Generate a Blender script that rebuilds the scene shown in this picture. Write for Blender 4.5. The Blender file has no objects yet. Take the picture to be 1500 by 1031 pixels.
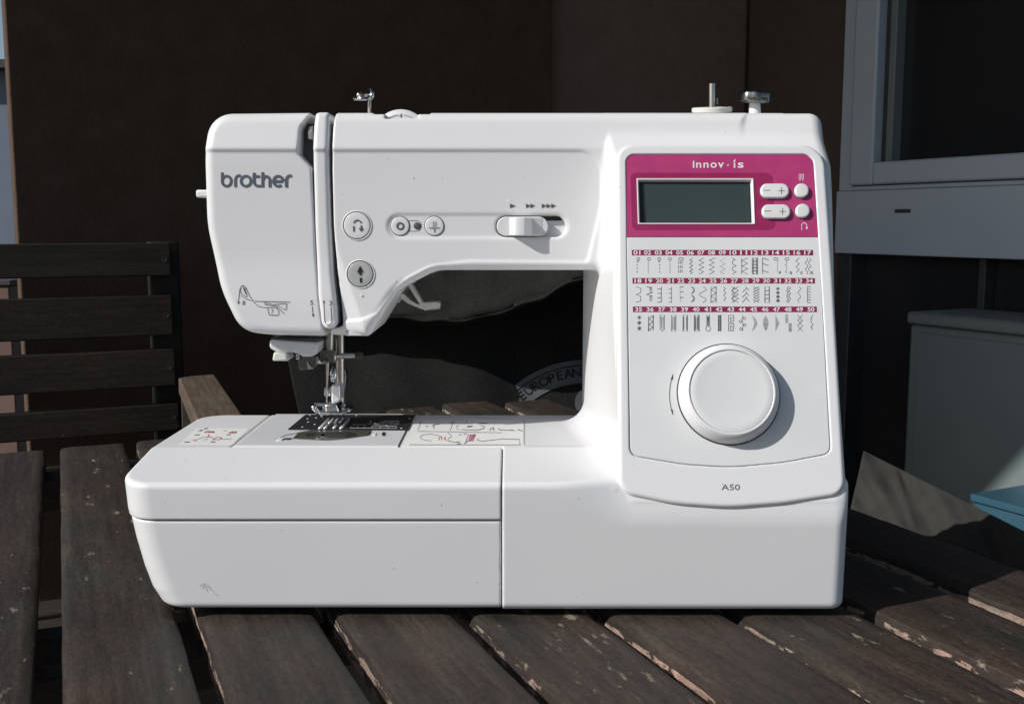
import bpy, math, random
import numpy as np
from mathutils import Vector, Matrix
random.seed(7); RNG = np.random.RandomState(5)
R = math.radians
sc = bpy.context.scene

# ------------------------------------------------------------------ camera
F, HC, DC = 1541.0, 225.0, 586.0          # focal length (1500 px wide frame), height over table, distance (mm)
TH = math.atan(190 / F); CT, ST = math.cos(TH), math.sin(TH)
cd = bpy.data.cameras.new('camera'); cam = bpy.data.objects.new('camera', cd); sc.collection.objects.link(cam)
cam.location = (0, -DC / 1000, HC / 1000); cam.rotation_euler = (R(90) - TH, 0, 0)
cd.sensor_width = 36; cd.lens = 36 * F / 1500; cd.clip_start = .02; cd.clip_end = 400
sc.camera = cam

# ------------------------------------------------------------------ light
EL, AZ = R(34), R(27)
LD = Vector((math.cos(EL) * math.cos(AZ), math.cos(EL) * math.sin(AZ), -math.sin(EL)))
w = bpy.data.worlds.new('World'); sc.world = w; w.use_nodes = True
nt = w.node_tree; sky = nt.nodes.new('ShaderNodeTexSky'); sky.sky_type = 'NISHITA'; sky.sun_disc = False
sky.sun_elevation = EL; sky.sun_rotation = math.atan2(-LD.x, -LD.y)
nt.links.new(sky.outputs[0], nt.nodes['Background'].inputs[0]); nt.nodes['Background'].inputs[1].default_value = 0.08
sl = bpy.data.lights.new('sun', 'SUN'); sl.energy = 4.3; sl.angle = R(.5); sl.color = (1, .965, .92)
so = bpy.data.objects.new('sun', sl); sc.collection.objects.link(so)
so.rotation_euler = LD.to_track_quat('-Z', 'Y').to_euler()
sc.view_settings.view_transform = 'Standard'; sc.view_settings.look = 'None'
sc.view_settings.exposure = 0.0; sc.view_settings.gamma = 1

# ------------------------------------------------------------------ measuring helpers (mm)
def ray(u, v):
    u = np.asarray(u, float); v = np.asarray(v, float)
    a = (u - 750) / F; b = -(v - 515.5) / F
    return a, CT + b * ST, -ST + b * CT
def atY(u, v, Y):
    rx, ry, rz = ray(u, v); t = (Y + DC) / ry; return rx * t, HC + rz * t
def atZ(u, v, Z):
    rx, ry, rz = ray(u, v); t = (Z - HC) / rz; return rx * t, -DC + ry * t
def atP(u, v, P, N):
    rx, ry, rz = ray(u, v)
    t = ((P[0]) * N[0] + (P[1] + DC) * N[1] + (P[2] - HC) * N[2]) / (rx * N[0] + ry * N[1] + rz * N[2])
    return rx * t, -DC + ry * t, HC + rz * t

# ------------------------------------------------------------------ materials
def mat(name, col, rough=.5, metal=0, noise=None, bump=None, trans=0, ior=1.5, coat=0, spec=.5, emis=None, alpha=1):
    m = bpy.data.materials.new(name); m.use_nodes = True; n = m.node_tree; b = n.nodes['Principled BSDF']
    b.inputs['Base Color'].default_value = (*col, 1); b.inputs['Roughness'].default_value = rough
    b.inputs['Metallic'].default_value = metal; b.inputs['IOR'].default_value = ior
    b.inputs['Transmission Weight'].default_value = trans; b.inputs['Coat Weight'].default_value = coat
    b.inputs['Specular IOR Level'].default_value = spec; b.inputs['Alpha'].default_value = alpha
    tc = n.nodes.new('ShaderNodeTexCoord')
    if noise:
        sc_, c2, lo, hi = noise
        t = n.nodes.new('ShaderNodeTexNoise'); t.inputs['Scale'].default_value = sc_; t.inputs['Detail'].default_value = 6
        r = n.nodes.new('ShaderNodeValToRGB'); r.color_ramp.elements[0].position = lo; r.color_ramp.elements[1].position = hi
        r.color_ramp.elements[0].color = (*col, 1); r.color_ramp.elements[1].color = (*c2, 1)
        n.links.new(tc.outputs['Object'], t.inputs['Vector']); n.links.new(t.outputs[0], r.inputs[0])
        n.links.new(r.outputs[0], b.inputs['Base Color'])
    if bump:
        bs, st, ds = bump
        t = n.nodes.new('ShaderNodeTexNoise'); t.inputs['Scale'].default_value = bs; t.inputs['Detail'].default_value = 4
        bp = n.nodes.new('ShaderNodeBump'); bp.inputs['Strength'].default_value = st; bp.inputs['Distance'].default_value = ds
        n.links.new(tc.outputs['Object'], t.inputs['Vector']); n.links.new(t.outputs[0], bp.inputs['Height'])
        n.links.new(bp.outputs[0], b.inputs['Normal'])
    return m
M = {}
M['white'] = mat('white_plastic', (.705, .708, .72), .33, noise=(9, (.725, .728, .74), .3, .7), bump=(1400, .10, .0004))
def specks(m, scale, lo, hi, col):
    n = m.node_tree; b = n.nodes['Principled BSDF']; l = b.inputs['Base Color'].links[0]; src = l.from_socket
    t = n.nodes.new('ShaderNodeTexNoise'); t.inputs['Scale'].default_value = scale; t.inputs['Detail'].default_value = 1
    r = n.nodes.new('ShaderNodeValToRGB'); r.color_ramp.elements[0].position = lo; r.color_ramp.elements[1].position = hi
    x = n.nodes.new('ShaderNodeMixRGB'); x.inputs[2].default_value = (*col, 1); tc = [q for q in n.nodes if q.type == 'TEX_COORD'][0]
    n.links.new(tc.outputs['Object'], t.inputs['Vector']); n.links.new(t.outputs[0], r.inputs[0]); n.links.new(r.outputs[0], x.inputs[0]); n.links.new(src, x.inputs[1]); n.links.new(x.outputs[0], b.inputs['Base Color'])
specks(M['white'], 330, .795, .82, (.3, .29, .28)); specks(M['white'], 150, .80, .83, (.86, .86, .86))
M['offwhite'] = mat('off_white_plastic', (.72, .72, .72), .4, noise=(60, (.66, .66, .65), .4, .7))
M['panelwhite'] = mat('panel_white', (.66, .67, .68), .42, noise=(25, (.69, .7, .7), .35, .65), bump=(1500, .08, .0004))
M['bedgrey'] = mat('bed_grey', (.56, .575, .59), .4, noise=(20, (.6, .61, .62), .4, .6))
M['label'] = mat('label_print', (.73, .735, .72), .5, noise=(15, (.76, .76, .74), .4, .6))
M['seam'] = mat('seam_dark', (.03, .03, .033), .6, noise=(40, (.05, .05, .05), .4, .6))
M['slotdark'] = mat('slot_interior', (.045, .047, .05), .45, noise=(40, (.08, .085, .085), .4, .6))
M['magenta'] = mat('magenta_film', (.40, .036, .15), .42, noise=(60, (.43, .044, .165), .4, .6))
M['magdark'] = mat('dark_magenta_film', (.27, .015, .085), .4, noise=(60, (.29, .02, .09), .4, .6))
M['bar'] = mat('burgundy_print', (.23, .012, .06), .5, noise=(60, (.26, .02, .07), .4, .6))
M['ink'] = mat('grey_ink', (.075, .08, .09), .5, noise=(80, (.1, .1, .11), .4, .6))
M['logo'] = mat('slate_ink', (.085, .10, .13), .45, noise=(80, (.1, .12, .15), .4, .6))
M['black'] = mat('black_ink', (.012, .012, .013), .45, noise=(80, (.02, .02, .02), .4, .6))
M['redink'] = mat('red_ink', (.45, .03, .06), .5, noise=(80, (.5, .05, .08), .4, .6))
M['blueink'] = mat('blue_ink', (.03, .12, .4), .5, noise=(80, (.05, .15, .4), .4, .6))
M['whiteink'] = mat('white_ink', (.72, .68, .70), .5, noise=(80, (.78, .74, .75), .4, .6))
M['pinkink'] = mat('pink_ink', (.72, .45, .55), .5, noise=(80, (.75, .5, .6), .4, .6))
M['bright'] = mat('bright_metal', (.85, .86, .87), .38, .6, noise=(30, (.9, .9, .9), .4, .6))
M['chrome'] = mat('chrome', (.62, .63, .64), .17, 1, noise=(30, (.7, .7, .7), .4, .6), bump=(300, .05, .0003))
M['steel'] = mat('steel', (.48, .46, .42), .3, 1, noise=(200, (.55, .53, .5), .4, .6))
M['darkchrome'] = mat('dark_chrome', (.22, .22, .22), .24, 1, noise=(60, (.2, .2, .2), .4, .6))
M['plate'] = mat('black_plate', (.02, .021, .024), .25, noise=(200, (.035, .035, .04), .4, .6), bump=(700, .15, .0003))
M['smoke'] = mat('smoked_plastic', (.07, .07, .055), .08, noise=(30, (.13, .13, .1), .4, .65), coat=.6)
M['lcd'] = mat('lcd_glass', (.032, .047, .044), .12, noise=(12, (.045, .062, .058), .3, .7), coat=.4)
M['lcdedge'] = mat('lcd_recess', (.012, .012, .012), .4, noise=(50, (.02, .02, .02), .4, .6))
M['greybutton'] = mat('grey_button', (.40, .41, .40), .3, noise=(60, (.43, .44, .43), .4, .6))
M['ivory'] = mat('ivory_plastic', (.62, .63, .58), .35, noise=(60, (.66, .67, .62), .4, .6))
M['clearplastic'] = mat('milky_plastic', (.72, .73, .7), .3, noise=(60, (.76, .77, .74), .4, .6), trans=.25)
M['threaderplastic'] = mat('threader_plastic', (.60, .61, .62), .3, noise=(90, (.66, .67, .68), .4, .6))
M['rubber'] = mat('rubber', (.03, .03, .03), .7, noise=(60, (.04, .04, .04), .4, .6))

def fabric(name, c1, c2, speck):
    m = bpy.data.materials.new(name); m.use_nodes = True; n = m.node_tree; b = n.nodes['Principled BSDF']
    tc = n.nodes.new('ShaderNodeTexCoord')
    a = n.nodes.new('ShaderNodeTexNoise'); a.inputs['Scale'].default_value = 14; a.inputs['Detail'].default_value = 8
    r = n.nodes.new('ShaderNodeValToRGB'); r.color_ramp.elements[0].position = .3; r.color_ramp.elements[1].position = .75
    r.color_ramp.elements[0].color = (*c1, 1); r.color_ramp.elements[1].color = (*c2, 1)
    s = n.nodes.new('ShaderNodeTexNoise'); s.inputs['Scale'].default_value = 520; s.inputs['Detail'].default_value = 4; s.inputs['Roughness'].default_value = .8
    r2 = n.nodes.new('ShaderNodeValToRGB'); r2.color_ramp.elements[0].position = .54; r2.color_ramp.elements[1].position = .74
    mx = n.nodes.new('ShaderNodeMixRGB'); mx.inputs[2].default_value = (*speck, 1)
    bs = n.nodes.new('ShaderNodeTexNoise'); bs.inputs['Scale'].default_value = 900
    bp = n.nodes.new('ShaderNodeBump'); bp.inputs['Strength'].default_value = .5; bp.inputs['Distance'].default_value = .001
    for t in (a, s, bs): n.links.new(tc.outputs['Object'], t.inputs['Vector'])
    n.links.new(a.outputs[0], r.inputs[0]); n.links.new(s.outputs[0], r2.inputs[0]); n.links.new(r2.outputs[0], mx.inputs[0])
    n.links.new(r.outputs[0], mx.inputs[1]); n.links.new(mx.outputs[0], b.inputs['Base Color'])
    n.links.new(bs.outputs[0], bp.inputs['Height']); n.links.new(bp.outputs[0], b.inputs['Normal'])
    b.inputs['Roughness'].default_value = .85; b.inputs['Specular IOR Level'].default_value = .22; b.inputs['Sheen Weight'].default_value = .03
    return m
M['cloth'] = fabric('black_fabric', (.0035, .0035, .0035), (.0085, .0085, .008), (.04, .04, .038))
M['cloth2'] = fabric('charcoal_fabric', (.024, .023, .021), (.048, .046, .041), (.08, .08, .07))

def wood(name, c1, c2, c3, fleck, flecks=.72, axis=(1, 1, 1), rough=.6, fleckhi=.78):
    """grain runs along object X"""
    m = bpy.data.materials.new(name); m.use_nodes = True; n = m.node_tree; b = n.nodes['Principled BSDF']
    tc = n.nodes.new('ShaderNodeTexCoord'); oi = n.nodes.new('ShaderNodeObjectInfo')
    ad = n.nodes.new('ShaderNodeVectorMath'); ad.operation = 'ADD'
    mu = n.nodes.new('ShaderNodeVectorMath'); mu.operation = 'SCALE'; mu.inputs[3].default_value = 13.0
    cb = n.nodes.new('ShaderNodeCombineXYZ')
    for k in range(3): n.links.new(oi.outputs['Random'], cb.inputs[k])
    n.links.new(cb.outputs[0], mu.inputs[0]); n.links.new(tc.outputs['Object'], ad.inputs[0]); n.links.new(mu.outputs[0], ad.inputs[1])
    def tex(scale, sx, sy, sz, det=8, rg=.6):
        mp = n.nodes.new('ShaderNodeMapping'); mp.inputs['Scale'].default_value = (sx, sy, sz)
        t = n.nodes.new('ShaderNodeTexNoise'); t.inputs['Scale'].default_value = scale; t.inputs['Detail'].default_value = det
        t.inputs['Roughness'].default_value = rg
        n.links.new(ad.outputs[0], mp.inputs[0]); n.links.new(mp.outputs[0], t.inputs['Vector']); return t
    big = tex(11, .5, 1, 1, 10, .7); grain = tex(45, .10, 1, 1, 10, .75); fine = tex(170, .07, 1, 1, 6, .75); fl = tex(120, .4, 1, 1, 5, .65); fl2 = tex(6, .6, 1, 1, 3)
    r = n.nodes.new('ShaderNodeValToRGB'); e = r.color_ramp.elements
    e[0].position = .32; e[1].position = .68; e[0].color = (*c1, 1); e[1].color = (*c3, 1); q = e.new(.5); q.color = (*c2, 1)
    m1 = n.nodes.new('ShaderNodeMixRGB'); m1.inputs[0].default_value = .5
    n.links.new(big.outputs[0], m1.inputs[1]); n.links.new(grain.outputs[0], m1.inputs[2]); n.links.new(m1.outputs[0], r.inputs[0])
    m2 = n.nodes.new('ShaderNodeMixRGB'); m2.blend_type = 'MULTIPLY'; m2.inputs[0].default_value = .8
    rf = n.nodes.new('ShaderNodeValToRGB'); rf.color_ramp.elements[0].position = .36; rf.color_ramp.elements[1].position = .6
    rf.color_ramp.elements[0].color = (.5, .5, .5, 1); rf.color_ramp.elements[1].color = (1.1, 1.1, 1.1, 1)
    n.links.new(fine.outputs[0], rf.inputs[0]); n.links.new(r.outputs[0], m2.inputs[1]); n.links.new(rf.outputs[0], m2.inputs[2])
    hu = tex(16, .6, 1, 1, 8, .7); hr = n.nodes.new('ShaderNodeValToRGB'); hr.color_ramp.elements[0].position = .38; hr.color_ramp.elements[1].position = .62
    hr.color_ramp.elements[0].color = (.88, .98, .90, 1); hr.color_ramp.elements[1].color = (1.28, 1.02, .90, 1); n.links.new(hu.outputs[0], hr.inputs[0])
    mh = n.nodes.new('ShaderNodeMixRGB'); mh.blend_type = 'MULTIPLY'; mh.inputs[0].default_value = 1; n.links.new(m2.outputs[0], mh.inputs[1]); n.links.new(hr.outputs[0], mh.inputs[2])
    gr = tex(420, .5, 1, 1, 3, .8); gq = n.nodes.new('ShaderNodeValToRGB'); gq.color_ramp.elements[0].position = .35; gq.color_ramp.elements[1].position = .7
    gq.color_ramp.elements[0].color = (.72, .72, .72, 1); gq.color_ramp.elements[1].color = (1.45, 1.42, 1.4, 1); n.links.new(gr.outputs[0], gq.inputs[0])
    mg_ = n.nodes.new('ShaderNodeMixRGB'); mg_.blend_type = 'MULTIPLY'; mg_.inputs[0].default_value = 1; n.links.new(mh.outputs[0], mg_.inputs[1]); n.links.new(gq.outputs[0], mg_.inputs[2]); m2 = mg_
    # worn flecks where paint has gone
    ra = n.nodes.new('ShaderNodeMath'); ra.operation = 'MULTIPLY_ADD'; ra.inputs[1].default_value = .35
    n.links.new(fl2.outputs[0], ra.inputs[0])
    orr = n.nodes.new('ShaderNodeMath'); orr.operation = 'MULTIPLY_ADD'; orr.inputs[1].default_value = .09; n.links.new(oi.outputs['Random'], orr.inputs[0]); n.links.new(fl.outputs[0], orr.inputs[2])
    n.links.new(orr.outputs[0], ra.inputs[2])
    rr = n.nodes.new('ShaderNodeValToRGB'); rr.color_ramp.elements[0].position = flecks + .2; rr.color_ramp.elements[1].position = fleckhi + .2
    n.links.new(ra.outputs[0], rr.inputs[0])
    m3 = n.nodes.new('ShaderNodeMixRGB'); m3.inputs[2].default_value = (*fleck, 1)
    n.links.new(rr.outputs[0], m3.inputs[0]); n.links.new(m2.outputs[0], m3.inputs[1]); n.links.new(m3.outputs[0], b.inputs['Base Color'])
    bp = n.nodes.new('ShaderNodeBump'); bp.inputs['Strength'].default_value = .55; bp.inputs['Distance'].default_value = .0012
    bm_ = n.nodes.new('ShaderNodeMixRGB'); bm_.inputs[0].default_value = .5
    n.links.new(grain.outputs[0], bm_.inputs[1]); n.links.new(fine.outputs[0], bm_.inputs[2])
    n.links.new(bm_.outputs[0], bp.inputs['Height']); n.links.new(bp.outputs[0], b.inputs['Normal'])
    b.inputs['Roughness'].default_value = rough; b.inputs['Specular IOR Level'].default_value = .35
    return m
M['wood'] = wood('weathered_dark_wood', (.015, .012, .011), (.034, .028, .025), (.062, .049, .042), (.25, .21, .16), .69)
M['rawwood'] = wood('worn_bare_wood', (.16, .13, .115), (.27, .22, .20), (.38, .32, .29), (.035, .027, .024), .50, fleckhi=.54)
M['benchwood'] = wood('bench_wood', (.02, .0155, .012), (.032, .025, .019), (.046, .035, .027), (.2, .16, .12), .76)
M['postshade'] = wood('shaded_post_wood', (.006, .005, .004), (.010, .008, .007), (.014, .011, .009), (.02, .016, .012), .76)  # near-black bench wood, painted shade that mutes the sunlit post
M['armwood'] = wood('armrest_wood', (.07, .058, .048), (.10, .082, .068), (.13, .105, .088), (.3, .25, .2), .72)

def stucco(name, c1, c2):
    return mat(name, c1, .9, noise=(22, c2, .3, .7), bump=(130, .55, .003), spec=.15)
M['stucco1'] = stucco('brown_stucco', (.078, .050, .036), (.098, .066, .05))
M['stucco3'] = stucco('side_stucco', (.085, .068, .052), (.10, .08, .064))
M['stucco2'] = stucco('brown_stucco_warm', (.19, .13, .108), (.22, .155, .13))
M['ceiling'] = stucco('ceiling_paint', (.35, .33, .3), (.4, .38, .34))
M['pvc'] = mat('grey_pvc', (.43, .51, .60), .45, noise=(6, (.48, .56, .64), .3, .7), bump=(90, .1, .001))
M['pvcgap'] = mat('pvc_gasket', (.03, .035, .04), .5, noise=(30, (.04, .045, .05), .4, .6))
M['pane'] = mat('window_glass', (.02, .022, .025), .04, noise=(4, (.028, .03, .034), .3, .7), coat=.3)
M['boxgrey'] = mat('storage_grey', (.15, .19, .195), .5, noise=(8, (.17, .21, .215), .3, .7))
M['floor'] = mat('floor_tile', (.09, .08, .07), .6, noise=(12, (.12, .1, .09), .3, .7), bump=(60, .2, .001))
M['sky_house'] = mat('slate_render', (.12, .15, .2), .9, noise=(3, (.15, .18, .23), .3, .7))
M['roofdark'] = mat('dark_roof', (.03, .025, .028), .8, noise=(9, (.045, .04, .04), .3, .7))
M['partition'] = mat('pink_render', (.13, .075, .062), .8, noise=(9, (.16, .1, .08), .3, .7))
M['cream'] = mat('cream_plastic', (.48, .50, .42), .5, noise=(15, (.54, .55, .47), .3, .7))
M['bluecard'] = mat('blue_plastic', (.025, .078, .115), .45, noise=(15, (.032, .092, .135), .3, .7))
M['print'] = mat('shaded_print', (.05, .055, .062), .7, noise=(40, (.07, .076, .084), .35, .65))  # white print greyed down, the shade over it put into the colour

# ------------------------------------------------------------------ object helpers
def thing(name, label, cat, loc, group=None):
    o = bpy.data.objects.new(name, None); sc.collection.objects.link(o)
    o.empty_display_size = .05; o.location = Vector(loc) / 1000
    o['label'] = label; o['category'] = cat; o['_o'] = list(loc)
    if group: o['group'] = group
    return o
ORG = {}
def root_origin(p):
    while p is not None:
        if p.name in ORG: return ORG[p.name]
        if '_o' in p: return np.array(p['_o'][:])
        p = p.parent
    return np.zeros(3)
def mesh(name, V, Fc, m, parent=None, smooth=False, normals=None, matidx=None):
    V = (np.asarray(V, float) - root_origin(parent)) / 1000
    me = bpy.data.meshes.new(name)
    if isinstance(Fc, np.ndarray):
        k = Fc.shape[1]; me.vertices.add(len(V)); me.vertices.foreach_set('co', V.ravel().astype(np.float32))
        me.loops.add(Fc.size); me.loops.foreach_set('vertex_index', Fc.ravel().astype(np.int32))
        me.polygons.add(len(Fc)); me.polygons.foreach_set('loop_start', np.arange(0, Fc.size, k, dtype=np.int32))
        me.polygons.foreach_set('loop_total', np.full(len(Fc), k, np.int32)); me.update(calc_edges=True)
    else:
        me.from_pydata([tuple(v) for v in V], [], Fc); me.update()
    me.validate(verbose=False)
    for mm in (m if isinstance(m, (list, tuple)) else [m]): me.materials.append(mm)
    if matidx is not None: me.polygons.foreach_set('material_index', np.asarray(matidx, np.int32))
    if smooth: me.polygons.foreach_set('use_smooth', np.ones(len(me.polygons), bool))
    if normals is not None: me.normals_split_custom_set_from_vertices([tuple(q) for q in normals])
    o = bpy.data.objects.new(name, me); sc.collection.objects.link(o)
    if parent: o.parent = parent
    return o
def bevel(o, wdt, seg=2, ang=30):
    b = o.modifiers.new('bevel', 'BEVEL'); b.width = wdt / 1000; b.segments = seg; b.limit_method = 'ANGLE'; b.angle_limit = R(ang)
    b.harden_normals = False
    for p in o.data.polygons: p.use_smooth = True
    try:
        o.data.set_sharp_from_angle(angle=R(40))
    except Exception: pass
    return o
def prism(name, pts, P0, P1, m, parent=None, bev=0, seg=2):
    """closed prism between matching rings P0 (Nx3) and P1"""
    n = len(P0); V = np.vstack([P0, P1])
    Fc = [list(range(n))[::-1], list(range(n, 2 * n))] + [[i, (i + 1) % n, n + (i + 1) % n, n + i] for i in range(n)]
    c0 = np.mean(P0, 0); c1 = np.mean(P1, 0)
    nn = np.zeros(3)
    for i in range(n): nn += np.cross(P0[i] - c0, P0[(i + 1) % n] - c0)
    if np.dot(nn, c1 - c0) < 0: Fc = [f[::-1] for f in Fc]
    o = mesh(name, V, Fc, m, parent)
    if bev: bevel(o, bev, seg)
    return o
def box(name, x0, x1, y0, y1, z0, z1, m, parent=None, bev=0, seg=2):
    P0 = np.array([(x0, y0, z0), (x1, y0, z0), (x1, y1, z0), (x0, y1, z0)], float); P1 = P0 + (0, 0, z1 - z0)
    return prism(name, None, P0, P1, m, parent, bev, seg)
def frame(N):
    N = np.array(N, float); N /= np.linalg.norm(N)
    a = np.array((1., 0, 0)) if abs(N[0]) < .9 else np.array((0, 0, 1.))
    U = np.cross(np.cross(N, a), N); U /= np.linalg.norm(U); return U, np.cross(N, U), N
def lathe(name, P, N, prof, m, parent=None, seg=64, smooth=True, mod=None, sharp=40):
    U, W, N = frame(N); P = np.array(P, float); V = []; Fc = []
    for j, (r, h) in enumerate(prof):
        for i in range(seg):
            a = 2 * math.pi * i / seg; rr = r * (1 if mod is None else mod(j, i, a))
            V.append(P + U * rr * math.cos(a) + W * rr * math.sin(a) + N * h)
    for j in range(len(prof) - 1):
        for i in range(seg):
            k = (i + 1) % seg; Fc.append([j * seg + i, j * seg + k, (j + 1) * seg + k, (j + 1) * seg + i])
    Fc.append([i for i in range(seg)][::-1]); L = (len(prof) - 1) * seg; Fc.append([L + i for i in range(seg)])
    o = mesh(name, V, Fc, m, parent, smooth)
    if smooth:
        try: o.data.set_sharp_from_angle(angle=R(sharp))
        except Exception: pass
    return o
def tube(name, A, B, r, m, parent=None, r2=None, seg=20, cap=.12):
    A = np.array(A, float); B = np.array(B, float); L = np.linalg.norm(B - A); r2 = r if r2 is None else r2
    return lathe(name, A, B - A, [(r * (1 - cap), 0), (r, r * cap), (r2, L - r2 * cap), (r2 * (1 - cap), L)], m, parent, seg)
def path_tube(name, P, r, m, parent=None, seg=10, flat=1.0):
    P = np.array(P, float); n = len(P); V = []; Fc = []; up = None
    for i in range(n):
        t = P[min(i + 1, n - 1)] - P[max(i - 1, 0)]; t /= np.linalg.norm(t)
        if up is None: U, W, _ = frame(t)
        else:
            W = np.cross(t, up); W /= np.linalg.norm(W); U = np.cross(W, t)
        up = U; ri = r[i] if hasattr(r, '__len__') else r
        for k in range(seg):
            a = 2 * math.pi * k / seg; V.append(P[i] + U * ri * math.cos(a) + W * ri * flat * math.sin(a))
    for i in range(n - 1):
        for k in range(seg):
            q = (k + 1) % seg; Fc.append([i * seg + k, i * seg + q, (i + 1) * seg + q, (i + 1) * seg + k])
    Fc.append(list(range(seg))[::-1]); Fc.append([(n - 1) * seg + k for k in range(seg)])
    return mesh(name, V, Fc, m, parent, True)

_tc = {}
def glyph(txt, bold):
    k = (txt, bold)
    if k not in _tc:
        c = bpy.data.curves.new('t', 'FONT'); c.body = txt; c.size = 1; c.resolution_u = 3; c.offset = bold
        o = bpy.data.objects.new('t', c); sc.collection.objects.link(o)
        dg = bpy.context.evaluated_depsgraph_get(); dg.update(); me = o.evaluated_get(dg).to_mesh()
        V = np.array([v.co[:2] for v in me.vertices]).reshape(-1, 2); Fc = [list(p.vertices) for p in me.polygons]
        o.evaluated_get(dg).to_mesh_clear(); bpy.data.objects.remove(o); bpy.data.curves.remove(c); _tc[k] = (V, Fc)
    return _tc[k]
# ------------------------------------------------------------------ signed distance modelling
def roundpoly(pts, seg=6):
    """pts: (x, y, radius) -> polyline with filleted corners"""
    out = []; n = len(pts)
    for i in range(n):
        p = np.array(pts[i][:2], float); r = pts[i][2] if len(pts[i]) > 2 else 0
        if r <= 0: out.append(p); continue
        a = np.array(pts[i - 1][:2], float) - p; b = np.array(pts[(i + 1) % n][:2], float) - p
        la, lb = np.linalg.norm(a), np.linalg.norm(b); a /= la; b /= lb
        ang = math.acos(max(-1, min(1, float(a @ b)))); d = min(r / math.tan(ang / 2), la * .49, lb * .49)
        s = p + a * d; e = p + b * d
        for k in range(seg + 1):
            t = k / seg; out.append((1 - t) ** 2 * s + 2 * t * (1 - t) * p + t * t * e) if ang > 2.6 else None
        if ang <= 2.6:
            rr = d * math.tan(ang / 2); bis = (a + b) / np.linalg.norm(a + b); c = p + bis * (rr / math.sin(ang / 2))
            a0 = math.atan2(*(s - c)[::-1]); a1 = math.atan2(*(e - c)[::-1]); da = (a1 - a0 + math.pi) % (2 * math.pi) - math.pi
            for k in range(seg + 1):
                q = a0 + da * k / seg; out.append(c + rr * np.array((math.cos(q), math.sin(q))))
    return np.array(out)
def sdpoly(poly, x, y):
    x = np.asarray(x, np.float32); y = np.asarray(y, np.float32)
    x, y = np.broadcast_arrays(x, y); d = np.full(x.shape, 1e9, np.float32); ins = np.zeros(x.shape, bool); n = len(poly)
    for i in range(n):
        ax, ay = poly[i]; bx, by = poly[(i + 1) % n]; ex, ey = bx - ax, by - ay; l2 = ex * ex + ey * ey
        if l2 < 1e-12: continue
        t = np.clip(((x - ax) * ex + (y - ay) * ey) / l2, 0, 1)
        d = np.minimum(d, (x - ax - t * ex) ** 2 + (y - ay - t * ey) ** 2)
        if ey != 0: ins ^= ((ay > y) != (by > y)) & (x < (bx - ax) * (y - ay) / (by - ay) + ax)
    d = np.sqrt(d); return np.where(ins, -d, d).astype(np.float32)
def rmax(a, b, r): return np.minimum(-r, np.maximum(a, b)) + np.hypot(np.maximum(a + r, 0), np.maximum(b + r, 0))
def rmin(a, b, r): return np.maximum(r, np.minimum(a, b)) - np.hypot(np.maximum(r - a, 0), np.maximum(r - b, 0))
def sstep(e0, e1, v): t = np.clip((v - e0) / (e1 - e0), 0, 1); return t * t * (3 - 2 * t)

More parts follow.
